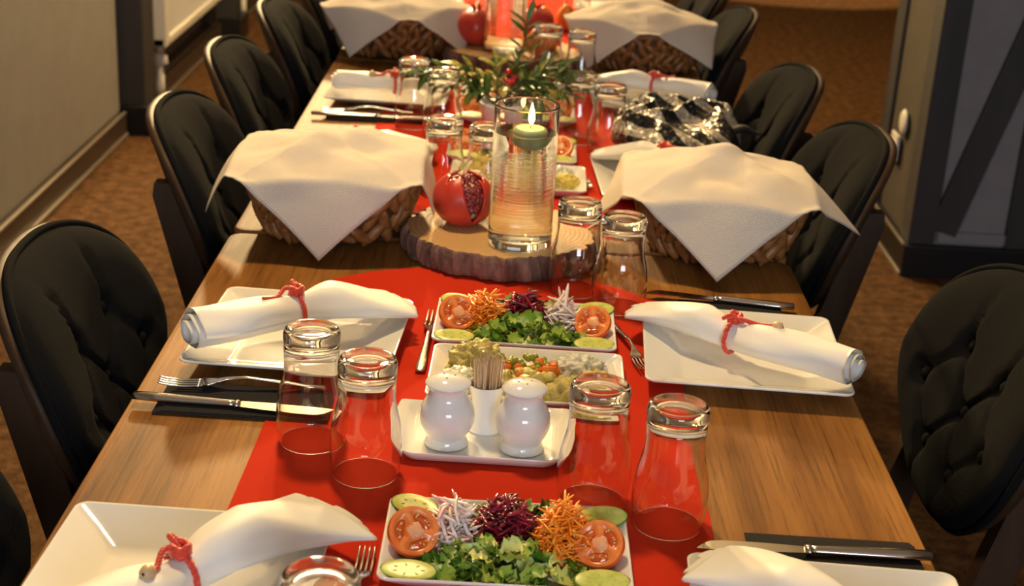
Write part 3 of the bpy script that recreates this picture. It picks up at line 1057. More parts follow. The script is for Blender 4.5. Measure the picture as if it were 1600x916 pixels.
def leaves_heap(loc, rx, ry, h, n, size, label, seed):
    R = random.Random(seed)
    parts = []
    for k in range(n):
        a, q = R.random() * 2 * PI, math.sqrt(R.random())
        x, y = rx * q * math.cos(a), ry * q * math.sin(a)
        z = h * (1 - q ** 2) * R.random() + 0.004
        sz = size * (0.5 + 0.8 * R.random())
        m = Matrix.Translation((x, y, z)) @ Matrix.Rotation(R.random() * 6.3, 4, 'Z') @ Matrix.Rotation((R.random() - 0.4) * 1.5, 4, 'X') @ Matrix.Rotation((R.random() - 0.5) * 1.2, 4, 'Y')
        V = []
        nu, nv = 7, 4
        ph = R.random() * 6
        for j in range(nv):
            for i in range(nu):
                u, v = i / (nu - 1) - 0.5, j / (nv - 1) - 0.5
                wv = math.cos(u * PI) ** 0.5 if abs(u) < 0.5 else 0.15
                ruff = 0.16 * math.sin(u * 16 + ph + j * 2.2) * abs(v) * 2
                p = m @ Vector((u * sz * 1.3, v * sz * (0.35 + 0.65 * wv) * (1 + 0.25 * math.sin(u * 23 + ph)), sz * (ruff + 0.5 * v * v - 0.35 * u * u)))
                p.z = max(p.z, 0.0015)
                V.append(p)
        parts.append((V, grid_faces(nu, nv)))
    o = mesh('chopped_lettuce', *join(*parts), 'lettuce')
    o.location = loc
    return tag(o, label, 'lettuce', None, 'stuff')


def make_tomato():
    t = thing('tomato_slice', 'x', 'tomato', (0, 0, 0), 0, 'tomato slices on the salads')
    skin = lathe([(0.0, -0.017), (0.010, -0.0162), (0.018, -0.012), (0.0228, -0.005), (0.0242, 0.0005), (0.0238, 0.0045), (0.0230, 0.0060)], 40)
    mesh('skin', *skin, 'tomato_skin', t)
    # cut face: fleshy wall, sunken seed chambers between three ribs, pale core
    NT, V = 60, []
    radii = [0.0230, 0.0220, 0.0205, 0.0190, 0.0175, 0.0160, 0.0140, 0.0120, 0.0100, 0.0085, 0.0070, 0.0045, 0.0]
    for k, rr in enumerate(radii[:-1]):
        for i in range(NT):
            a = 2 * PI * i / NT
            rib = max(0.0, math.cos(1.5 * a + 0.4) ** 8)
            ch = 1.0 if 0.0075 < rr < 0.0180 else 0.0
            V.append((rr * math.cos(a), rr * math.sin(a), 0.0062 - 0.0032 * ch * (1 - rib)))
    F = grid_faces(NT, len(radii) - 1, True) + [tuple((len(radii) - 2) * NT + i for i in range(NT))]
    mesh('cut_face', V, F, 'tomato', t)
    for k in range(3):
        a0 = (k + 0.5) * 2 * PI / 3 - 0.27
        parts = []
        R = random.Random(k)
        V, F = [], []
        n = 14
        for i in range(n + 1):
            f = i / n
            a = a0 + (f - 0.5) * 1.55
            wv = math.sin(PI * f) ** 0.5
            for j in range(5):
                q = j / 4
                rr = 0.0130 + (q - 0.5) * 0.0088 * wv
                V.append((rr * math.cos(a), rr * math.sin(a), 0.0036 + 0.0016 * wv * math.sin(PI * q) + 0.0006 * R.random()))
        g = mesh('seed_chamber', V, grid_faces(5, n + 1), 'tomato_gel', t)
        for q in range(6):
            a = a0 + (R.random() - 0.5) * 1.2
            rr = 0.0110 + 0.005 * R.random()
            mesh('seed', *xf(blob(0.0013, 0.0009, 0.0007, 0, 1, 0, 1, False), Matrix.Translation((rr * math.cos(a), rr * math.sin(a), 0.0054)) @ Matrix.Rotation(a, 4, 'Z')), 'potato', g)
    mesh('core', *xf(blob(0.0088, 0.0072, 0.0012, 0.35, 160, 2, 3, False), Matrix.Translation((0.001, 0.0005, 0.0056))), 'tomato_core', t)
    return t


def make_cucumber():
    t = thing('cucumber_slice', 'x', 'cucumber', (0, 0, 0), 0, 'cucumber slices on the salads')
    a, b, h = 0.0265, 0.0135, 0.0045
    def el(k, z):
        return [(a * k * math.cos(2 * PI * i / 32), b * k * math.sin(2 * PI * i / 32), z) for i in range(32)]
    mesh('peel', *ring_mesh([el(0.94, 0), el(0.995, 0.0006), el(1.0, h - 0.0008), el(0.95, h)], False, False), 'cuke_skin', t)
    f = mesh('flesh', *ring_mesh([el(0.94, 0.0), el(0.93, h * 0.5), el(0.955, h), el(0.90, h + 0.0004), el(0.5, h + 0.0002)]), 'cuke', t)
    for k in range(7):
        q = 2 * PI * k / 7
        mesh('seed', *xf(blob(0.0022, 0.0009, 0.0006, 0, 1, 0, 1, False), Matrix.Translation((a * 0.5 * math.cos(q), b * 0.45 * math.sin(q), h + 0.0003)) @ Matrix.Rotation(math.atan2(b * math.sin(q), a * math.cos(q)), 4, 'Z')), 'potato', f)
    return t


TOM, CUC = make_tomato(), make_cucumber()
first = {'t': True, 'c': True}


def put(proto, key, loc, rot, label, sc=1.0):
    if first[key]:
        first[key] = False
        o = proto
    else:
        o = dup(proto)
    o.location, o.rotation_euler, o['label'], o.scale = loc, rot, label, (sc,) * 3
    return o


def salad(key, order, ident, seed, dens=1.0):
    """order +1: onion, beet, carrot read along +x; -1 the other way"""
    o = order
    put(TOM, 't', at_platter(key, -0.088, -0.008, 0.021), (math.radians(46), 0, math.radians(16)), 'thick red tomato slice at the wall side end of the %s' % ident, 1.02)
    put(TOM, 't', at_platter(key, 0.087, -0.012, 0.020), (math.radians(42), 0, math.radians(-20)), 'thick red tomato slice at the open side end of the %s' % ident, 1.0)
    for dx, dy, dz, rx, rz, w in ((-0.090, 0.056, 0.011, 20, -26, 'back wall side'), (0.092, 0.050, 0.013, 22, 16, 'back open side'),
                                  (-0.088, -0.058, 0.008, 14, -4, 'front wall side'), (0.088, -0.058, 0.008, 16, 3, 'front open side')):
        put(CUC, 'c', at_platter(key, dx, dy, dz), (math.radians(rx), 0, math.radians(rz)), 'green cucumber slice on the %s corner of the %s' % (w, ident))
    leaves_heap(at_platter(key, 0.0, -0.034), 0.072, 0.036, 0.026, int(95 * dens), 0.018, 'chopped green lettuce along the front of the %s' % ident, seed)
    leaves_heap(at_platter(key, 0.0, 0.050), 0.060, 0.018, 0.022, int(30 * dens), 0.020, 'green leaves at the back of the %s' % ident, seed + 1)
    shreds('sliced_onion', at_platter(key, -0.050 * o, 0.014), 0.020, 0.036, 0.044, int(120 * dens), 0.036, 0.0021, 'onion', 'pale pink sliced onion heap on the %s' % ident, 'onion', seed + 2, 0.8)
    shreds('grated_beetroot', at_platter(key, 0.000 * o, 0.022), 0.036, 0.034, 0.046, int(330 * dens), 0.020, 0.0021, 'beet', 'dark red grated beetroot heap on the %s' % ident, 'beetroot', seed + 3, 0.6)
    shreds('grated_carrot', at_platter(key, 0.054 * o, 0.010), 0.028, 0.040, 0.050, int(340 * dens), 0.026, 0.0016, 'carrot', 'orange grated carrot heap on the %s' % ident, 'carrot', seed + 4, 0.7)


salad('s1', 1, 'salad before the shakers', 10, 1.2)
salad('s2', -1, 'salad behind the mezze', 20)
salad('s3', 1, 'salad behind the vase', 30, 0.6)
salad('s4', -1, 'salad behind the sprigs', 40, 0.5)


def heap(name, key, dx, dy, rx, ry, rz, material, label, cat, seed, amp=0.20, freq=150):
    o = mesh(name, *blob(rx, ry, rz, amp, freq, seed, 5), material)
    o.location = at_platter(key, dx, dy, 0.0005)
    return tag(o, label, cat)


pea0, cub0, pot0 = None, None, None


def mezze(key, ident, seed, n=1.0):
    global pea0, cub0, pot0
    heap('potato_mash', key, -0.062, 0.034, 0.036, 0.028, 0.034, 'mash', 'lumpy olive yellow mash heap on the %s' % ident, 'mash', seed, 0.26, 130)
    heap('herbed_yogurt', key, -0.078, -0.016, 0.026, 0.026, 0.020, 'cream', 'small herbed yogurt heap beside olive mash on the %s' % ident, 'yogurt dip', seed + 1)
    heap('herbed_yogurt', key, 0.062, 0.036, 0.036, 0.024, 0.022, 'cream', 'wide white herbed yogurt heap beside the peas on the %s' % ident, 'yogurt dip', seed + 2)
    heap('yellow_mash', key, 0.084, -0.006, 0.024, 0.022, 0.021, 'mash_yellow', 'bright yellow mash heap below the yogurt on the %s' % ident, 'mash', seed + 3)
    heap('yellow_mash', key, 0.050, -0.040, 0.030, 0.024, 0.026, 'mash', 'olive yellow mash heap on the front edge of the %s' % ident, 'mash', seed + 4)
    R = random.Random(seed)
    heap('potato_mash', key, 0.000, 0.0, 0.038, 0.036, 0.016, 'potato', 'cooked potato base under the peas and carrots on the %s' % ident, 'potato', seed + 5, 0.2)
    for k in range(int(26 * n)):
        a, q = R.random() * 2 * PI, math.sqrt(R.random())
        p = at_platter(key, 0.002 + 0.026 * q * math.cos(a), 0.014 + 0.018 * q * math.sin(a), 0.016 + 0.010 * (1 - q * q) + 0.003 * R.random())
        if pea0 is None:
            pea0 = o = tag(mesh('pea', *blob(0.0046, 0.0046, 0.0043, 0.05, 200, 1, 2, False), 'pea'), 'round green pea on the %s' % ident, 'pea', 'peas on the mezze platters')
        else:
            o = dup(pea0, label='round green pea on the ' + ident)
        o.location, o.rotation_euler = p, (R.random() * 6, R.random() * 6, 0)
    for k in range(int(16 * n)):
        a, q = R.random() * 2 * PI, 0.45 + 0.55 * math.sqrt(R.random())
        cx_, cy_ = (0.022, 0.006) if k % 3 else (-0.018, -0.012)
        p = at_platter(key, cx_ + 0.014 * q * math.cos(a), cy_ + 0.014 * q * math.sin(a), 0.016 + 0.007 * R.random())
        if cub0 is None:
            cub0 = o = tag(mesh('carrot_cube', *rbox(0, 0, 0, 0.011, 0.010, 0.009, 0.0018), 'carrot_cube'), 'orange cooked carrot cube on the %s' % ident, 'carrot', 'carrot cubes on the mezze platters')
        else:
            o = dup(cub0, label='orange cooked carrot cube on the ' + ident)
        o.location, o.rotation_euler = p, (R.random() * 6, R.random() * 6, R.random() * 6)
    for k in range(int(9 * n)):
        p = at_platter(key, (R.random() - 0.5) * 0.056, -0.020 + (R.random() - 0.5) * 0.026, 0.014 + 0.005 * R.random())
        if pot0 is None:
            pot0 = o = tag(mesh('potato_chunk', *rbox(0, 0, 0, 0.015, 0.013, 0.011, 0.003), 'potato'), 'pale yellow potato chunk on the %s' % ident, 'potato', 'potato chunks on the mezze platters')
        else:
            o = dup(pot0, label='pale yellow potato chunk on the ' + ident)
        o.location, o.rotation_euler = p, (R.random() * 6, R.random() * 6, R.random() * 6)


mezze('m2', 'mezze behind the shakers', 51)
mezze('m3', 'mezze behind the candle vase', 61, 0.6)
mezze('m4', 'mezze before the second wood slice', 71, 0.4)


# ================================================================== rolled napkins with cords
def napkin_roll(p0, p1, z, label, tie=0.42, cordlen=0.05, bead=True, seed=1, flare=1.5, wide=0.030, cordlabel=''):
    """cloth rolled in a spiral from its open end p0 to its fanned tip p1"""
    R = random.Random(seed)
    A, B = Vector((p0[0], p0[1], 0)), Vector((p1[0], p1[1], 0))
    d = (B - A)
    ln = d.length
    d.normalize()
    s = Vector((-d.y, d.x, 0))
    NL, NS = 64, 84
    turns = 2.35
    V = []
    def prof(t):
        g = math.exp(-((t - tie) / 0.11) ** 2)
        w = wide * (1.0 + 0.10 * math.sin(5 * t + seed)) * (1 - 0.42 * g)
        if t > 0.75:
            w *= 1 + (flare - 1) * ((t - 0.75) / 0.25) ** 1.3
        h = wide * 0.74 * (1 - 0.18 * g)
        if t > 0.68:
            h *= 1 - 0.62 * ((t - 0.68) / 0.32)
        return w, h
    for side in (0, 1):
        for j in range(NL + 1):
            t = j / NL
            w, h = prof(t)
            for i in range(NS + 1):
                q = i / NS
                th = q * turns * 2 * PI + 0.9 + 0.5 * t
                rr = 0.42 + 0.55 * q + (0.03 if side == 0 else 0.0)
                fold = 1 + 0.045 * math.sin(3 * th + 9 * t + seed) * (0.4 + q) + 0.03 * math.sin(5 * th - 14 * t)
                off = 0.006 * math.sin(7 * t + seed)
                x = rr * fold * w * math.cos(th)
                zz = rr * fold * h * math.sin(th)
                skew = 0.014 * (q - 0.5) * (1 if t < 0.5 else -1) * (abs(t - 0.5) * 2) ** 4
                sag = 0.010 * math.sin(PI * t)
                p = A + d * (ln * t + skew) + s * (x + off)
                V.append((p.x, p.y, z + h * 0.99 + zz))
    n = (NL + 1) * (NS + 1)
    w_ = NS + 1
    F = []
    for j in range(NL):
        for i in range(NS):
            a = j * w_ + i
            F.append((a, a + 1, a + w_ + 1, a + w_))
            F.append((n + a, n + a + w_, n + a + w_ + 1, n + a + 1))
    for j in range(NL):
        for i in (0, NS):
            a = j * w_ + i
            F.append((a, a + w_, n + a + w_, n + a))
    for i in range(NS):
        for j in (0, NL):
            a = j * w_ + i
            F.append((a, a + 1, n + a + 1, n + a))
    o = tag(mesh('napkin_roll', V, F, 'satin'), label, 'napkin', 'rolled white napkins')
    # cord
    c = thing('napkin_tie', cordlabel, 'napkin tie', (0, 0, 0), 0, 'red napkin ties')
    w, h = prof(tie)
    ctr_ = A + d * ln * tie + s * 0.006 * math.sin(7 * tie + seed)
    cz = z + h

    def twisted(pts, r, n=120, closed=False):
        ps = smooth_curve(pts, n, closed)
        parts = []
        for st in range(3):
            sp = []
            m = len(ps)
            for i, p in enumerate(ps):
                tt = (ps[(i + 1) % m] - ps[(i - 1) % m]) if closed else (ps[min(i + 1, m - 1)] - ps[max(i - 1, 0)])
                tt.normalize()
                e1 = tt.orthogonal().normalized()
                ref = Vector((0.3, 0.2, 0.93))
                e1 = (ref - tt * ref.dot(tt)).normalized()
                e2 = tt.cross(e1)
                ph = 2 * PI * (st / 3 + i * 0.085)
                sp.append(p + (e1 * math.cos(ph) + e2 * math.sin(ph)) * r * 0.55)
            parts.append(tube(sp, r * 0.62, 6, closed))
        return join(*parts)

    k = 1.10
    loop = [ctr_ + s * (w * k * math.cos(a)) + Vector((0, 0, cz + h * k * math.sin(a))) for a in [2 * PI * i / 10 for i in range(10)]]
    mesh('loop', *twisted(loop, 0.0028, 96, True), 'cord', c)
    top = ctr_ + Vector((0, 0, cz + h * k))
    kn = []
    for i in range(26):
        a = i * 1.35
        kn.append(top + Vector((0.0075 * math.cos(a), 0.0075 * math.sin(a), 0.0035 + 0.005 * math.sin(a * 1.7))))
    mesh('knot', *tube(smooth_curve(kn, 120), 0.0027, 6), 'cord', c)
    sd = 1
    tail = [top + Vector((0, 0, 0.003)), top - d * 0.012 * sd + s * 0.006 + Vector((0, 0, 0.006)), top - d * 0.030 * sd - s * 0.006 + Vector((0, 0, 0.001)), top - d * cordlen * sd - s * 0.010 + Vector((0, 0, 0.004))]
    mesh('tail', *twisted(tail, 0.0026, 70), 'cord', c)
    if bead:
        q = tail[-1]
        mesh('bead', *xf(lathe([(0.0015, -0.007), (0.005, -0.0055), (0.0068, 0), (0.005, 0.0055), (0.0015, 0.007)], 18), Matrix.Translation(q - d * 0.002 * sd) @ (tail[-1] - tail[-2]).to_track_quat('Z', 'Y').to_matrix().to_4x4()), 'bead', c)
    lo = [top + Vector((0, 0, 0.003)), top + s * 0.013 + Vector((0, 0, 0.010)), top + s * 0.018 + d * 0.006 + Vector((0, 0, 0.006)), top + s * 0.006 + d * 0.006 + Vector((0, 0, 0.005))]
    mesh('bow', *twisted(lo, 0.0025, 50), 'cord', c)
    return o


NZ = TZ + 0.0185
napkin_roll((-0.345, 0.985), (-0.158, 1.222), NZ + 0.006, 'white rolled napkin on the plate before the large tomato salad', 0.40, 0.04, True, 3, 1.5, 0.036, 'red twisted cord knotted round the napkin before the large tomato salad')
napkin_roll((-0.378, 1.605), (-0.140, 1.772), NZ + 0.006, 'white rolled napkin on the plate beside the dark cutlery set', 0.50, 0.050, False, 4, 1.35, 0.036, 'red twisted cord round the napkin behind the two wall side tumblers')
napkin_roll((0.412, 1.600), (0.165, 1.790), NZ + 0.006, 'white satin rolled napkin with beaded cord overhanging plate corner', 0.52, 0.052, True, 5, 1.2, 0.032, 'red twisted cord with wooden bead on the overhanging napkin')
napkin_roll((-0.375, 2.430), (-0.150, 2.545), NZ + 0.006, 'white rolled napkin on the plate behind the wall side bread basket', 0.45, 0.045, False, 6, 1.3, 0.030, 'red cord round the napkin behind the wall side bread basket')
napkin_roll((0.370, 2.440), (0.150, 2.560), NZ + 0.006, 'white rolled napkin half hidden by the open side bread cloth', 0.5, 0.045, False, 7, 1.3, 0.030, 'red cord round the napkin hidden by the open side bread cloth')
napkin_roll((-0.375, 2.950), (-0.140, 2.990), NZ + 0.006, 'white rolled napkin on the plate beside far cutlery', 0.52, 0.045, True, 8, 1.1, 0.028, 'red cord tied round the napkin beside far cutlery')
napkin_roll((0.405, 3.010), (0.165, 3.160), NZ + 0.006, 'white rolled napkin behind the sequined bundle', 0.48, 0.040, False, 9, 1.2, 0.030, 'red cord round the napkin behind the sequined bundle')
napkin_roll((0.365, 4.140), (0.170, 4.200), NZ + 0.006, 'white rolled napkin on the farthest plate', 0.52, 0.040, False, 10, 1.1, 0.030, 'red cord round the napkin on the farthest plate')
napkin_roll((0.400, 0.985), (0.185, 1.165), NZ + 0.006, 'white rolled napkin before the black handled knife', 0.40, 0.045, True, 11, 1.4, 0.034, 'red cord round the napkin before the black handled knife')


# ================================================================== cutlery
def knife(a, b, z, label, group='table knives', dark=False):
    A, B = Vector((a[0], a[1], z)), Vector((b[0], b[1], z))     # handle end -> tip
    t = thing('table_knife', label, 'knife', A, math.atan2(B.y - A.y, B.x - A.x), group)
    ln = (B - A).length
    hl = ln * 0.52
    secs = []
    for k, w, h in ((0.0, 0.004, 0.003), (0.01, 0.0080, 0.0042), (0.25, 0.0088, 0.0046), (0.6, 0.0075, 0.0044), (0.93, 0.0058, 0.0040), (1.0, 0.0058, 0.0038)):
        secs.append([(hl * k, w * math.cos(q) * 0.95, 0.0045 + h * math.sin(q)) for q in [2 * PI * i / 12 for i in range(12)]])
    mesh('handle', *ring_mesh(secs), 'steel', t)
    mesh('bolster', *ring_mesh([[(hl + dx, w * math.cos(q), 0.0045 + w * 0.6 * math.sin(q)) for q in [2 * PI * i / 12 for i in range(12)]] for dx, w in ((-0.003, 0.0062), (0.0, 0.0076), (0.004, 0.0062))]), 'chrome', t)
    pts = []
    m = 14
    for k in range(m + 1):
        f = k / m
        x = hl + (ln - hl) * f
        hi = 0.0065 + 0.002 * math.sin(f * 2.6)
        lo = -0.0060 - 0.0045 * math.sin(f * 2.4)
        if f > 0.8:
            g = (f - 0.8) / 0.2
            lo = lo + (hi - lo) * g ** 2.2 * 0.96
        pts.append((x, hi, lo))
    V, F = [], []
    for x, hi, lo in pts:
        V += [(x, hi, 0.0052), (x, lo, 0.0044), (x, lo, 0.0040), (x, hi, 0.0034)]
    for k in range(m):
        for i in range(4):
            j = (i + 1) % 4
            F.append((k * 4 + i, k * 4 + j, k * 4 + 4 + j, k * 4 + 4 + i))
    F += [(3, 2, 1, 0), tuple(m * 4 + i for i in range(4))]
    mesh('blade', V, F, 'steel', t, smooth=False)
    return t


def fork(a, b, z, label, group='forks', sc=1.0):
    """a: handle end, b: tine tips"""
    A, B = Vector((a[0], a[1], z)), Vector((b[0], b[1], z))
    t = thing('fork', label, 'fork', A, math.atan2(B.y - A.y, B.x - A.x), group)
    ln = (B - A).length
    tl, hd = ln * 0.26, ln * 0.14
    hl = ln - tl - hd
    hw = ln * 0.055
    secs = []
    for k, w, zc in ((0.0, 0.35, 0.004), (0.02, 0.62, 0.004), (0.2, 0.60, 0.005), (0.5, 0.38, 0.010), (0.8, 0.24, 0.014), (1.0, 0.26, 0.012)):
        secs.append([(hl * k, hw * w * math.cos(q), zc + 0.0018 * math.sin(q)) for q in [2 * PI * i / 10 for i in range(10)]])
    for k, w, zc in ((0.35, 0.62, 0.0085), (0.7, 0.96, 0.0065), (1.0, 1.0, 0.006)):
        secs.append([(hl + hd * k, hw * w * math.cos(q), zc + 0.0011 * math.sin(q) + 0.0018 * math.cos(q) ** 2) for q in [2 * PI * i / 10 for i in range(10)]])
    mesh('handle', *ring_mesh(secs), 'steel', t)
    for k in range(4):
        y = hw * (k - 1.5) / 1.5 * 0.82
        pts = [(hl + hd * 0.96, y, 0.0066), (hl + hd + tl * 0.4, y, 0.0052), (hl + hd + tl * 0.8, y, 0.0070), (ln, y * 0.96, 0.0095)]
        mesh('tine', *tube(smooth_curve(pts, 8), [hw * 0.17] * 6 + [hw * 0.14, hw * 0.11, hw * 0.05], 6, False, 0.7), 'steel', t)
    return t


def paper_napkin(cx_, cy_, hx, hy, rz, label):
    t = thing('paper_napkin', label, 'paper napkin', (cx_, cy_, RZ + 0.0002), math.radians(rz), 'black paper napkins')
    for k in range(3):
        mesh('fold_layer', *rbox(0.003 * k, -0.002 * k, 0.0006 + 0.0012 * k, 2 * hx - 0.004 * k, 2 * hy - 0.006 * k, 0.0011, 0.0004, 1), 'paper_black', t, smooth=False)
    return t


CZ = RZ + 0.0042
paper_napkin(-0.293, 1.517, 0.098, 0.042, -1, 'black folded paper napkin under the two wall side tumblers')
knife((-0.418, 1.503), (-0.190, 1.487), CZ, 'steel knife on black napkin before the wall side plate')
fork((-0.205, 1.552), (-0.398, 1.538), CZ, 'large steel fork on black napkin before the wall side plate')
paper_napkin(0.325, 1.250, 0.082, 0.030, -1, 'black folded paper napkin behind the corner plate')
knife((0.420, 1.243), (0.190, 1.240), CZ, 'black reflecting knife on paper napkin behind the corner plate')
paper_napkin(0.305, 1.890, 0.070, 0.028, -2, 'black folded paper napkin between plate and open side bread basket')
knife((0.395, 1.895), (0.190, 1.925), CZ, 'steel knife between plate and open side bread basket')
paper_napkin(-0.278, 2.838, 0.095, 0.036, 0, 'black folded paper napkin beside the far plate on the wall side')
knife((-0.402, 2.815), (-0.150, 2.822), CZ, 'steel knife beside the far plate on the wall side')
fork((-0.205, 2.860), (-0.385, 2.842), CZ, 'large steel fork beside the far plate on the wall side')
paper_napkin(-0.190, 3.880, 0.085, 0.036, 0, 'black folded paper napkin behind the far bread basket')
fork((-0.103, 1.622), (-0.096, 1.812), RZ, 'dessert fork beside the wall side end of the second salad', 'dessert forks')
fork((0.142, 1.800), (0.172, 1.655), RZ, 'dessert fork between mezze platter and overhanging napkin plate', 'dessert forks')
fork((-0.124, 1.045), (-0.122, 1.205), RZ, 'dessert fork beside the large tomato salad platter', 'dessert forks')
fork((0.112, 2.535), (0.134, 2.410), RZ, 'dessert fork beside the mezze behind the candle vase', 'dessert forks')


# ================================================================== bread baskets and cloths
def make_basket(loc, label, R1=0.132, R0=0.098, H=0.095):
    t = thing('bread_basket', label, 'basket', loc, 0, 'woven bread baskets')
    core = lathe([(0.0, 0.003), (R0 - 0.004, 0.003), (R0 + 0.010, 0.02), (R1 - 0.008, H * 0.75), (R1 - 0.006, H - 0.004), (R1 - 0.014, H - 0.004), (R1 - 0.018, H * 0.7), (R0, 0.02), (0.0, 0.010)], 48)
    mesh('bowl', *core, 'basket_core', t)
    # plump twisted strands laid slantwise round the bowl, row over row
    R = random.Random(5)
    s = []
    for v in range(3):
        V, F = blob(0.0088, 0.0085, 0.026, 0.30, 80, v + 2, 2, False)
        s.append((V, F))
    protos = []
    rows = 4
    for r in range(rows):
        zf = (r + 1.08) / (rows + 0.45)
        z = H * zf
        rad = R0 + (R1 - R0) * (zf ** 0.75)
        n = 29
        for k in range(n):
            a = 2 * PI * (k + 0.5 * (r % 2)) / n
            v = (k + r) % 3
            if len(protos) < 3:
                o = mesh('strand', *s[len(protos)], 'strand', t)
                protos.append(o)
            else:
                o = protos[v].copy()
                C.objects.link(o)
                o.parent = t
            lean = 0.62 if (r + (k % 5 == 0)) % 2 == 0 else -0.62
            o.location = (rad * math.cos(a), rad * math.sin(a), z)
            o.rotation_euler = (Matrix.Rotation(a, 3, 'Z') @ Matrix.Rotation(0.30, 3, 'Y') @ Matrix.Rotation(lean + 0.7 * (R.random() - 0.5), 3, 'X')).to_euler()
            sc = 0.85 + 0.3 * R.random()
            o.scale = (sc, sc, sc * (0.85 + 0.2 * R.random()))
    pts = [((R1 - 0.002) * math.cos(2 * PI * k / 60) * (1 + 0.01 * math.sin(k * 2.1)), (R1 - 0.002) * math.sin(2 * PI * k / 60), H + 0.002 * math.sin(k * 1.3)) for k in range(60)]
    mesh('rim', *tube(pts, [0.0075 + 0.0012 * math.sin(k * 1.9) for k in range(60)], 8, True), 'strand', t)
    return t


def bread_slice(loc, rot, label):
    t = thing('bread_slice', label, 'bread', loc, 0, 'bread slices in the baskets')
    t.rotation_euler = rot
    pts = [(0.040 * math.copysign(abs(math.cos(a)) ** 0.7, math.cos(a)), 0.032 * math.copysign(abs(math.sin(a)) ** 0.8, math.sin(a))) for a in [2 * PI * i / 36 for i in range(36)]]
    mesh('crumb', *ring_mesh([[(x * k, y * k, z) for x, y in pts] for k, z in ((0.95, -0.008), (0.95, 0.008))]), 'bread', t, smooth=False)
    mesh('crust', *ring_mesh([[(x * k, y * k, z) for x, y in pts] for k, z in ((0.95, -0.0078), (1.0, -0.006), (1.0, 0.006), (0.95, 0.0078))], False, False), 'crust', t)
    return t


def drape(cx_, cy_, side, ang, R1, z0, H, dome, seed, shift=(0, 0), flaps=((70, 0), (50, 0), (40, 0), (60, 0)), apex=(0.0, 0.0), n=72):
    """a crisp square cloth: its middle lies domed on the bread, its four corners fold down over the rim.
    flaps: (angle down, outward curl) for the corners toward ang, ang+90, ang+180, ang+270 degrees"""
    D = side / math.sqrt(2)
    fold = 0.141
    rng = random.Random(seed)
    ph = [rng.random() * 6 for _ in range(4)]
    def top(a, b):
        r2 = (a * a + b * b) / (0.150 ** 2)
        z = H + 0.024 + dome * (1 - min(r2, 1.25))
        z += 0.3 * dome * math.exp(-((a - apex[0]) ** 2 + (b - apex[1]) ** 2) / 0.06 ** 2)
        inn = max(0.0, 1 - r2)
        z += inn * (0.010 * math.sin(a * 38 + ph[0]) * math.sin(b * 33 + ph[1]) + 0.006 * noise.noise(Vector((a * 26, b * 26, seed))))
        # pressed creases of the folded square
        z += 0.0025 * (math.exp(-(abs(a + b) / 0.010)) + math.exp(-(abs(a - b) / 0.010)))
        return z
    def place(a, b):
        ax, s_, axis = (a, math.copysign(1, a), 0) if abs(a) > abs(b) else (b, math.copysign(1, b), 1)
        over = abs(ax) - fold
        if over <= 0:
            return a, b, top(a, b)
        idx = (0 if s_ > 0 else 2) if axis == 0 else (1 if s_ > 0 else 3)
        dg, curl = flaps[idx]
        m = b if axis == 0 else a
        zf = top(s_ * fold, m) if axis == 0 else top(m, s_ * fold)
        out, dn, st = 0.0, 0.0, 0.0
        steps = 14
        for q in range(steps):
            f = (q + 0.5) / steps
            pos = over * f
            an = math.radians(dg) * min(1.0, 0.45 + pos / 0.006) - math.radians(curl) * (pos / fold) ** 1.5
            out += over / steps * math.cos(an)
            dn += over / steps * math.sin(an)
        wob = 0.003 * math.sin(m * 40 + ph[idx])
        e = s_ * (fold + out + wob * min(1, over / 0.03))
        return (e, m, zf - dn) if axis == 0 else (m, e, zf - dn)
    V = []
    ca, sa = math.cos(ang), math.sin(ang)
    for i in range(n):
        for j in range(n):
            u, v = -1 + 2 * i / (n - 1), -1 + 2 * j / (n - 1)
            a, b = (u + v) / 2 * D, (v - u) / 2 * D
            x, y, z = place(a, b)
            V.append((cx_ + shift[0] + x * ca - y * sa, cy_ + shift[1] + x * sa + y * ca, z0 + max(z, 0.004)))
    return V, grid_faces(n, n)


def bread_cloth(args, label):
    V, F = drape(**args)
    o = mesh('bread_cloth', V, F, 'linen')
    n = round(math.sqrt(len(V)))
    uv = o.data.uv_layers.new(name='cloth')
    for lp in o.data.loops:
        q = lp.vertex_index
        uv.data[lp.index].uv = (q // n / n * args['side'], q % n / n * args['side'])
    m = o.modifiers.new('thickness', 'SOLIDIFY')
    m.thickness = 0.0012
    m.offset = 1
    return tag(o, label, 'cloth', 'cream bread cloths')


BZ = TZ + 0.001
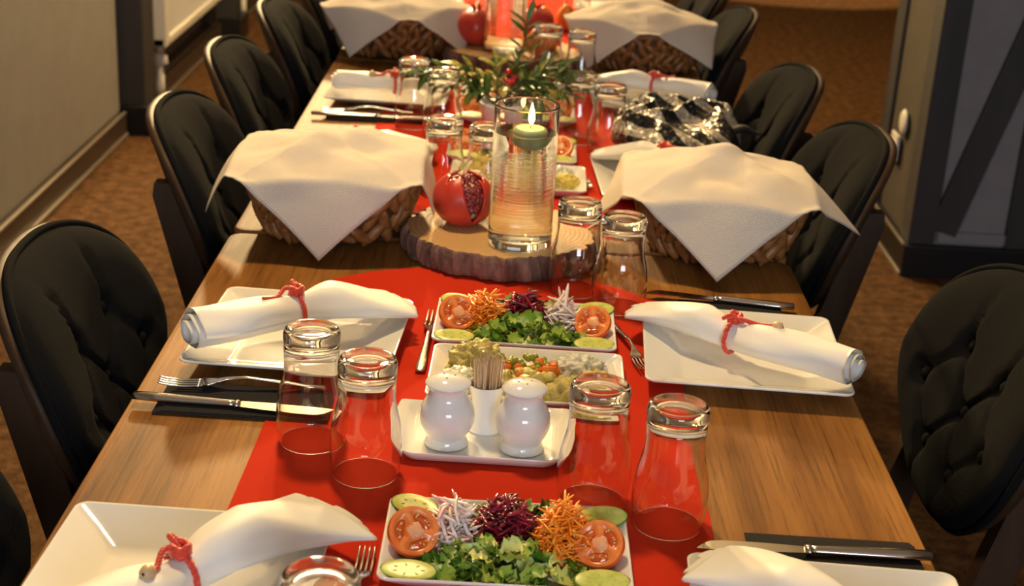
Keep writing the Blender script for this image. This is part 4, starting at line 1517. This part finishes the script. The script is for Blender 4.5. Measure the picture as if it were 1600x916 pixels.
# corners in the order: wall-away side (+x), back (+y), wall side (-x), front (-y) when ang is 0
for (x, y), lab, cl, args, br in (
    ((-0.274, 2.155), 'woven bread basket beside the cut pomegranate', 'cream cloth over the basket beside the cut pomegranate', dict(side=0.362, ang=0.03, dome=0.024, seed=2, shift=(-0.004, -0.010), apex=(0.01, 0.03), flaps=((76, 0), (60, 0), (58, -22), (74, 0))), True),
    ((0.318, 2.165), 'woven bread basket beside the two open side tumblers', 'cream cloth with a long hanging tip beside the two open side tumblers', dict(side=0.362, ang=-0.06, dome=0.026, seed=4, shift=(-0.012, -0.020), apex=(-0.01, 0.03), flaps=((44, -2), (40, 10), (64, 0), (72, 4))), False),
    ((-0.292, 3.470), 'woven bread basket beside the whole pomegranate', 'cream cloth over the basket beside the whole pomegranate', dict(side=0.360, ang=-0.55, dome=0.03, seed=6, shift=(0.0, -0.005), flaps=((60, 0), (50, 0), (60, 0), (72, 0))), False),
    ((0.300, 3.455), 'woven bread basket behind the sequined bundle and napkin', 'cream cloth over the basket behind the sequined bundle', dict(side=0.360, ang=-0.75, dome=0.028, seed=8, shift=(-0.02, 0.0), flaps=((50, 0), (40, 0), (55, 0), (70, 0))), False),
):
    make_basket((x, y, BZ), lab)
    bread_cloth(dict(cx_=x, cy_=y, z0=BZ, R1=0.134, H=0.095, **args), cl)
    bread_slice((x + 0.060, y - 0.050, BZ + 0.082), (1.0, 0.15, 0.35), 'bread slice peeking out of the %s' % lab.replace('woven ', ''))
    bread_slice((x - 0.025, y + 0.015, BZ + 0.085), (1.2, 0.1, -0.3), 'bread slice under the cloth of the %s' % lab.replace('woven ', ''))
    bread_slice((x + 0.01, y + 0.05, BZ + 0.085), (1.15, -0.1, 0.1), 'bread slice at the back of the %s' % lab.replace('woven ', ''))


# ================================================================== wood slices and centrepieces
def wood_slice(loc, outline, h, label):
    t = thing('wood_slice', label, 'wood slice', loc, 0, 'wood slice centrepieces')
    NB = 260
    P = smooth_curve([(x, y, 0) for x, y in outline], NB, True)

    def crag(i, z):
        a = 2 * PI * i / NB
        c, q = math.cos(a) * 5, math.sin(a) * 5
        plate = abs(noise.noise(Vector((c * 1.5, q * 1.5, z * 9 + loc[1])))) ** 0.6
        return 1 + 0.10 * plate + 0.03 * noise.noise(Vector((c * 4, q * 4, z * 45))) - 0.02
    rings = []
    for k, z in ((0.95, 0.0), (0.985, 0.003), (1.0, h * 0.25), (1.005, h * 0.5), (1.0, h * 0.75), (0.985, h - 0.003), (0.972, h - 0.0006)):
        rings.append([(p.x * k * crag(i, z), p.y * k * crag(i, z), z) for i, p in enumerate(P)])
    P = [(p.x * crag(i, h) * 0.995, p.y * crag(i, h) * 0.995) for i, p in enumerate(P)]
    mesh('bark', *ring_mesh(rings, True, False), 'bark', t, smooth=False)
    rings = [[(x * k, y * k, z) for x, y in P] for k, z in ((0.974, h * 0.6), (0.972, h - 0.0004), (0.955, h), (0.6, h), (0.2, h))]
    mesh('face', *ring_mesh(rings), 'slice', t, smooth=False)
    return t


SH = 0.038
wood_slice((-0.012, 2.090, RZ + 0.0004), [(0.140, -0.01), (0.125, -0.075), (0.075, -0.120), (0.005, -0.142), (-0.075, -0.118), (-0.125, -0.075), (-0.146, 0.0), (-0.11, 0.075), (-0.03, 0.115), (0.06, 0.105), (0.12, 0.06)], SH, 'round wood slice with thick bark carrying the lit candle vase')
wood_slice((-0.008, 3.405, RZ + 0.0004), [(0.155, 0.0), (0.135, -0.08), (0.07, -0.125), (-0.02, -0.14), (-0.10, -0.115), (-0.155, -0.05), (-0.15, 0.05), (-0.08, 0.12), (0.02, 0.14), (0.11, 0.10)], SH, 'round wood slice carrying the whole pomegranate and unlit vase')
SZ = RZ + 0.0006 + SH


def glass_ior(name, ior):
    m = bpy.data.materials.new(name)
    m.use_nodes = True
    nt = m.node_tree
    nt.nodes.remove(nt.nodes['Principled BSDF'])
    g = nt.nodes.new('ShaderNodeBsdfGlass')
    g.inputs['Color'].default_value = (0.99, 1, 0.995, 1)
    g.inputs['Roughness'].default_value = 0.0
    g.inputs['IOR'].default_value = ior
    nt.links.new(g.outputs[0], nt.nodes['Material Output'].inputs['Surface'])
    return m


MT['water_side'] = glass_ior('water_against_glass', 1.33 / 1.47)
MT['ribbed_glass'] = glass_ior('ribbed_clear_glass', 1.47)


def add_ribs(m, z0, z1, strength):
    """fine horizontal spin rings in the middle of the vase wall"""
    nt = m.node_tree
    tc = N(m, 'ShaderNodeTexCoord')
    sp = N(m, 'ShaderNodeSeparateXYZ')
    L(m, tc.outputs['Object'], sp.inputs[0])
    cb = N(m, 'ShaderNodeCombineXYZ')
    mu = N(m, 'ShaderNodeMath', operation='MULTIPLY')
    mu.inputs[1].default_value = 330.0
    L(m, sp.outputs['Z'], mu.inputs[0])
    L(m, mu.outputs[0], cb.inputs['Z'])
    n = N(m, 'ShaderNodeTexNoise', Scale=1.0, Detail=2)
    L(m, cb.outputs[0], n.inputs['Vector'])
    lo = N(m, 'ShaderNodeMapRange')
    lo.inputs['From Min'].default_value, lo.inputs['From Max'].default_value = z0, z0 + 0.008
    hi = N(m, 'ShaderNodeMapRange')
    hi.inputs['From Min'].default_value, hi.inputs['From Max'].default_value = z1, z1 - 0.008
    L(m, sp.outputs['Z'], lo.inputs['Value'])
    L(m, sp.outputs['Z'], hi.inputs['Value'])
    k1 = N(m, 'ShaderNodeMath', operation='MULTIPLY')
    L(m, lo.outputs[0], k1.inputs[0])
    L(m, hi.outputs[0], k1.inputs[1])
    k2 = N(m, 'ShaderNodeMath', operation='MULTIPLY')
    L(m, k1.outputs[0], k2.inputs[0])
    L(m, n.outputs['Fac'], k2.inputs[1])
    b = N(m, 'ShaderNodeBump')
    b.inputs['Strength'].default_value = strength
    b.inputs['Distance'].default_value = 0.0012
    L(m, k2.outputs[0], b.inputs['Height'])
    g = [q for q in nt.nodes if q.type == 'BSDF_GLASS'][0]
    L(m, b.outputs['Normal'], g.inputs['Normal'])


add_ribs(MT['water_side'], 0.045, 0.135, 0.6)
add_ribs(MT['ribbed_glass'], 0.045, 0.135, 0.6)
MT['water_top'] = glass_ior('water_surface', 1.33)


def vase(loc, label, r=0.046, h=0.207, wl_=0.168, which='lit candle', group='cylinder vases'):
    """glass below the water line borders on water, above it on air"""
    t = thing('glass_vase', label, 'vase', loc, 0, group)
    w = 0.0028
    prof = [(0.0, 0.0), (r - 0.006, 0.0), (r - 0.004, 0.0), (r - 0.001, 0.0015), (r, 0.005), (r, 0.007), (r, 0.010), (r, h - 0.003), (r, h - 0.0015), (r - 0.0008, h), (r - w + 0.0008, h), (r - w, h - 0.0015), (r - w, h - 0.003), (r - w, h - 0.006), (r - w, wl_)]
    mesh('cylinder', *lathe(prof, 64), 'ribbed_glass', t)
    V, F = lathe([(0.0, 0.012), (r - w - 0.008, 0.012), (r - w - 0.004, 0.0125), (r - w, 0.016), (r - w, 0.018), (r - w, 0.021), (r - w, wl_ - 0.0004), (r - w, wl_), (r - w - 0.0004, wl_), (r - w - 0.002, wl_), (0.0, wl_)], 64)
    fm = [0] * len(F)
    for k in range(len(F) - 192, len(F)):
        fm[k] = 1
    o = mesh('water', V, F, None, None, True, ['water_side', 'water_top'], fm)
    o.location = loc
    tag(o, 'clear water filling the vase that stands by the ' + which, 'water')
    return t


VL = (0.012, 2.010, SZ)
vase(VL, 'tall clear cylinder vase filled with water, lit candle floating inside', which='cut pomegranate')
cd = thing('floating_candle', 'green floating candle with a burning flame in the water vase', 'candle', (VL[0] + 0.006, VL[1] - 0.004, VL[2] + 0.157))
mesh('wax', *lathe([(0.0, -0.012), (0.010, -0.0115), (0.019, -0.005), (0.0235, 0.004), (0.0245, 0.012), (0.0225, 0.0165), (0.019, 0.0175)], 40), 'wax', cd)
mesh('melt_pool', *lathe([(0.019, 0.0175), (0.012, 0.0165), (0.0, 0.0160)], 40), 'wax_top', cd)
mesh('wick', *tube([(0, 0, 0.016), (0.0004, 0, 0.021), (0.001, 0, 0.025)], 0.0007, 6), 'wick', cd)
mesh('flame', *xf(lathe([(0.0, 0.0), (0.0030, 0.004), (0.0046, 0.010), (0.0038, 0.017), (0.0018, 0.025), (0.0, 0.032)], 20), Matrix.Translation((0.001, 0, 0.021))), 'flame', cd)
vase((-0.035, 3.345, SZ), 'tall clear cylinder vase on the slice with the whole pomegranate', r=0.047, h=0.21, wl_=0.150, which='whole pomegranate')


def pomegranate(loc, label, rz, cut=True, r=0.040, tilt=(0, 0)):
    t = thing('pomegranate', label, 'pomegranate', loc, rz, 'pomegranates')
    t.rotation_euler = (tilt[0], tilt[1], rz)
    NT, NP = 48, 28
    V = []
    gap = 0.75            # half opening of the wedge, radians, at the crown
    def rad(ph, th):
        return r * (1 + 0.03 * math.cos(6 * th) * math.sin(ph)) * (1 + 0.02 * noise.noise(Vector((th, ph * 2, loc[1]))))
    g0 = lambda ph: gap * max(0.0, 1 - (ph / 2.3)) ** 0.8 if cut else 0.0
    for j in range(NP + 1):
        for i in range(NT + 1):
            q = i / NT
            p0_ = (0.62 + 0.16 * math.sin(5 * q * 6.28) + 0.1 * math.sin(11 * q * 6.28)) if cut else 0.10
            ph = p0_ + (PI - p0_) * j / NP
            gg = g0(ph)
            th = gg + (2 * PI - 2 * gg) * q
            R = rad(ph, th)
            V.append((R * math.sin(ph) * math.cos(th), R * math.sin(ph) * math.sin(th), r * 0.94 + R * 0.94 * math.cos(ph)))
    o = mesh('rind', V, grid_faces(NT + 1, NP + 1), 'rind', t)
    m = o.modifiers.new('thickness', 'SOLIDIFY')
    m.thickness = 0.004
    m.offset = -1
    if cut:
        Vp, Fp = blob(r * 0.80, r * 0.80, r * 0.78, 0.12, 60, 3, 3, False)
        mesh('pith', *xf((Vp, Fp), Matrix.Translation((0, 0, r * 0.92))), 'pith', t)
        R = random.Random(8)
        parts = []
        sd = blob(0.0034, 0.0030, 0.0040, 0.1, 100, 0, 1, False)
        for k in range(330):
            ph = 0.05 + 1.9 * R.random()
            sp = g0(ph) * 1.15 + 0.10
            th = (R.random() * 2 - 1) * sp if ph > 0.75 else R.random() * 6.3
            q = r * (0.84 + 0.10 * R.random())
            parts.append(xf(sd, Matrix.Translation((q * math.sin(ph) * math.cos(th), q * math.sin(ph) * math.sin(th), r * 0.92 + q * 0.94 * math.cos(ph))) @ Matrix.Rotation(R.random() * 6, 4, 'X')))
        o = mesh('seeds', *join(*parts), 'aril', t)
        o['kind'] = 'stuff'
    if cut:
        return t
    # calyx crown
    parts = []
    for k in range(6):
        a = 2 * PI * k / 6 + 0.5
        if cut and abs((a + PI) % (2 * PI) - PI) < 0.5:
            continue
        c0 = Vector((math.cos(a), math.sin(a), 0))
        s0 = Vector((-math.sin(a), math.cos(a), 0))
        base_ = r * 1.86
        pts = [(c0 * 0.008 - s0 * 0.0045, base_), (c0 * 0.008 + s0 * 0.0045, base_), (c0 * 0.012 + s0 * 0.0035, base_ + 0.009), (c0 * 0.012 - s0 * 0.0035, base_ + 0.009), (c0 * 0.017, base_ + 0.015)]
        Vc = [(p.x, p.y, z) for p, z in pts] + [(p.x * 0.82, p.y * 0.82, z + 0.0006) for p, z in pts]
        Fc = [(0, 1, 2, 3), (3, 2, 4), (5, 8, 7, 6), (8, 9, 7), (0, 5, 6, 1), (1, 6, 7, 2), (2, 7, 9, 4), (4, 9, 8, 3), (3, 8, 5, 0)]
        parts.append((Vc, Fc))
    mesh('crown', *join(*parts), 'rind', t, smooth=False)
    return t


pomegranate((-0.074, 2.092, SZ), 'cut open pomegranate showing dark seeds beside the candle vase', math.radians(-62), True, 0.041)
pomegranate((-0.104, 3.418, SZ + 0.001), 'whole red pomegranate with crown on the second wood slice', 0.6, False, 0.042)
pomegranate((0.035, 3.470, SZ + 0.001), 'pomegranate standing behind the unlit vase', 0.3, False, 0.042)


def husk(loc, label, rz, r=0.024):
    t = thing('physalis_husk', label, 'physalis', loc, rz, 'orange physalis husks')
    V, NT, NP = [], 30, 12
    for j in range(NP + 1):
        f = j / NP
        R = r * math.sin(PI * min(f * 0.94 + 0.03, 1)) ** 0.7 * (1 - 0.25 * f)
        for i in range(NT):
            a = 2 * PI * i / NT
            k = 1 + 0.14 * math.cos(5 * a)
            V.append((R * k * math.cos(a), R * k * math.sin(a), r * 2.3 * f))
    F = grid_faces(NT, NP + 1, True)
    F += [tuple(range(NT - 1, -1, -1)), tuple(NP * NT + i for i in range(NT))]
    mesh('lantern', V, F, 'orange_husk', t)
    mesh('stalk', *tube([(0, 0, r * 2.25), (0.002, 0.001, r * 2.6), (0.006, 0.0, r * 2.9)], 0.0012, 6), 'stem', t)
    return t


husk((0.036, 3.335, SZ), 'orange papery physalis husk beside the unlit vase', 0.2, 0.026)
husk((0.075, 3.395, SZ), 'orange papery physalis husk at the edge of the second wood slice', 1.0, 0.022)
husk((0.060, 3.800, RZ), 'orange papery physalis husk before the farthest tumbler', 1.7, 0.030)
husk((0.118, 3.850, RZ), 'orange papery physalis husk touching the farthest tumbler', 2.6, 0.030)

# ------------------------------------------------------------------ pot of leafy sprigs
POT = Vector((-0.030, 2.765, RZ))
pt = tag(mesh('plant_pot', *lathe([(0.0, 0.0), (0.030, 0.0), (0.032, 0.002), (0.042, 0.060), (0.043, 0.064), (0.040, 0.064), (0.038, 0.055), (0.0, 0.052)], 40), 'porcelain'), 'small white pot holding leafy sprigs behind the candle vase', 'pot')
pt.location = POT


def leaf_mesh(l, w, bend):
    V = []
    nu, nv = 6, 3
    for i in range(nu):
        f = i / (nu - 1)
        ww = w * (math.sin(PI * min(f * 0.92 + 0.06, 1)) ** 0.8)
        for j in (-1, 0, 1):
            V.append((l * f, ww * j * 0.5, bend * l * f * f + abs(j) * ww * 0.18))
    V += [(x, y, z - 0.0006) for x, y, z in V]
    n = nu * nv
    F = []
    for i in range(nu - 1):
        for j in range(2):
            a = i * 3 + j
            F.append((a, a + 1, a + 4, a + 3))
            F.append((n + a, n + a + 3, n + a + 4, n + a + 1))
    for i in range(nu - 1):
        for j in (0, 2):
            a = i * 3 + j
            F.append((a, a + 3, n + a + 3, n + a))
    return V, F


LEAF = {}


def leaf_obj(kind, parent):
    if kind not in LEAF:
        LEAF[kind] = mesh('leaf', *(leaf_mesh(0.030, 0.0125, -0.25) if kind == 'broad' else leaf_mesh(0.032, 0.0125, -0.2) if kind == 'var' else leaf_mesh(0.034, 0.0085, -0.12)), 'leaf_varieg' if kind == 'var' else 'leaf', parent)
        return LEAF[kind]
    o = LEAF[kind].copy()
    C.objects.link(o)
    o.parent = parent
    return o


def sprig(end, mid, kind, n, label, seed, berries=False):
    R = random.Random(seed)
    t = thing('leafy_sprig', label, 'sprig', POT + Vector((0, 0, 0.052)), 0, 'sprigs in the white pot')
    st = Vector(((R.random() - 0.5) * 0.03, (R.random() - 0.5) * 0.03, 0.001))
    mid, end = (mid[0], mid[1], mid[2] * 0.75), (end[0], end[1], end[2] * (0.95 if 'tallest' in label else 0.66))
    pts = smooth_curve([st, Vector(mid), Vector(end)], 16)
    mesh('stem', *tube(pts, [0.0016 - 0.0009 * i / 16 for i in range(17)], 6), 'stem', t)
    for k in range(n):
        f = 0.30 + 0.70 * k / (n - 1)
        i = min(int(f * 16), 15)
        p = pts[i].lerp(pts[i + 1], f * 16 - i)
        d_ = (pts[i + 1] - pts[i]).normalized()
        o = leaf_obj(kind, t)
        side = Vector((-d_.y, d_.x, 0)).normalized() if abs(d_.z) < 0.95 else Vector((1, 0, 0))
        upv = side.cross(d_)
        a = k * 2.4 + R.random() * 0.6
        dirv = (d_ * 0.75 + side * math.cos(a) + upv * math.sin(a) * 0.8).normalized()
        if k == n - 1:
            dirv = d_
        zax = Vector((0.0, -0.3, 1))
        yv = zax.cross(dirv).normalized()
        zv = dirv.cross(yv)
        o.location = p
        o.rotation_euler = Matrix((dirv, yv, zv)).transposed().to_euler()
        s = 0.85 + 0.55 * R.random()
        o.scale = (s, s, s)
    if berries:
        for k in range(6):
            p = pts[9 + k] + Vector(((R.random() - 0.5) * 0.02, -0.006, (R.random() - 0.5) * 0.012))
            mesh('berry', *xf(blob(0.0062, 0.0062, 0.0062, 0, 1, 0, 2, False), Matrix.Translation(p)), 'berry', t)
    return t


sprig((-0.120, -0.02, 0.075), (-0.06, -0.01, 0.055), 'broad', 13, 'glossy leafed sprig reaching out toward the wall side tumblers', 1)
sprig((-0.085, 0.01, 0.110), (-0.035, 0.0, 0.07), 'var', 13, 'yellow variegated sprig standing over the white pot rim', 2)
sprig((-0.055, -0.03, 0.055), (-0.03, -0.02, 0.04), 'broad', 10, 'short glossy sprig drooping over the white pot', 3)
sprig((-0.015, 0.02, 0.120), (-0.01, 0.01, 0.06), 'var', 12, 'yellow variegated sprig above the candle flame', 4)
sprig((0.042, 0.03, 0.170), (0.025, 0.015, 0.09), 'narrow', 16, 'tallest upright sprig above the candle flame', 5)
sprig((0.020, 0.00, 0.110), (0.012, 0.0, 0.06), 'narrow', 6, 'red berry sprig above the candle flame', 6, True)
sprig((0.080, 0.00, 0.105), (0.040, 0.0, 0.07), 'var', 12, 'yellow variegated sprig leaning toward the sequined bundle', 7)
sprig((0.125, -0.01, 0.110), (0.060, 0.0, 0.075), 'narrow', 16, 'narrow leafed sprig reaching up toward the sequined bundle', 8)
sprig((0.130, -0.03, 0.060), (0.065, -0.01, 0.06), 'narrow', 15, 'narrow leafed sprig spread low toward the sequined bundle', 9)
sprig((0.095, -0.04, 0.030), (0.050, -0.02, 0.045), 'narrow', 14, 'narrow leafed sprig drooping beside the candle vase', 10)
sprig((0.165, 0.00, 0.080), (0.085, 0.0, 0.07), 'broad', 12, 'glossy leafed sprig touching the tumbler by the sequined bundle', 11)

sprig((-0.150, -0.01, 0.095), (-0.080, 0.0, 0.075), 'broad', 14, 'longest glossy leafed sprig over the wall side tumblers', 12)
sprig((-0.105, 0.02, 0.070), (-0.055, 0.01, 0.065), 'var', 13, 'yellow variegated sprig low over the wall side', 13)
sprig((0.060, -0.02, 0.085), (0.030, -0.01, 0.06), 'narrow', 15, 'narrow leafed sprig behind the candle flame', 14)
sprig((0.105, 0.02, 0.130), (0.055, 0.01, 0.085), 'narrow', 16, 'narrow leafed sprig rising before the tumbler by the bundle', 15)

# ------------------------------------------------------------------ sequined bundle
bd = thing('sequined_bundle', 'crumpled black and silver zebra sequined bundle on the table edge', 'scarf', (0.315, 2.815, TZ + 0.001), math.radians(-12), None)
NU, NV = 120, 80
V = []
for j in range(NV):
    v = -1 + 2 * j / (NV - 1)
    for i in range(NU):
        u = -1 + 2 * i / (NU - 1)
        # squircle footprint
        uu = u * math.sqrt(1 - 0.42 * v * v)
        vv = v * math.sqrt(1 - 0.42 * u * u)
        x, y = uu * 0.125, vv * 0.165
        e = max(0.0, 1 - max(abs(u), abs(v)) ** 6)
        h = 0.062 * e ** 0.5
        fold = 1 - abs(math.sin(24 * (y + 0.5 * x) + 7 * noise.noise(Vector((x * 9, y * 9, 1)))))
        h *= 0.62 + 0.40 * fold + 0.25 * noise.noise(Vector((x * 18, y * 18, 4)))
        k = 1 + 0.06 * noise.noise(Vector((u * 2.2, v * 2.2, 8)))
        V.append((x * k, y * k, max(h, 0.0)))
V += [(x, y, -0.0) for x, y, z in V]
n = NU * NV
F = grid_faces(NU, NV) + [tuple(n + q for q in reversed(f)) for f in grid_faces(NU, NV)]
mesh('folds', V, F, 'sequin', bd)
sp = smooth_curve([(0.09, -0.02, 0.020), (0.125, 0.010, 0.030), (0.150, 0.018, 0.022), (0.165, 0.020, 0.020)], 16)
mesh('loose_end', *tube(sp, [0.016, 0.0158, 0.0155, 0.015, 0.0145, 0.014, 0.0135, 0.013, 0.012, 0.011, 0.010, 0.009, 0.008, 0.007, 0.006, 0.004, 0.002], 10, False, 0.5), 'black_cloth', bd)
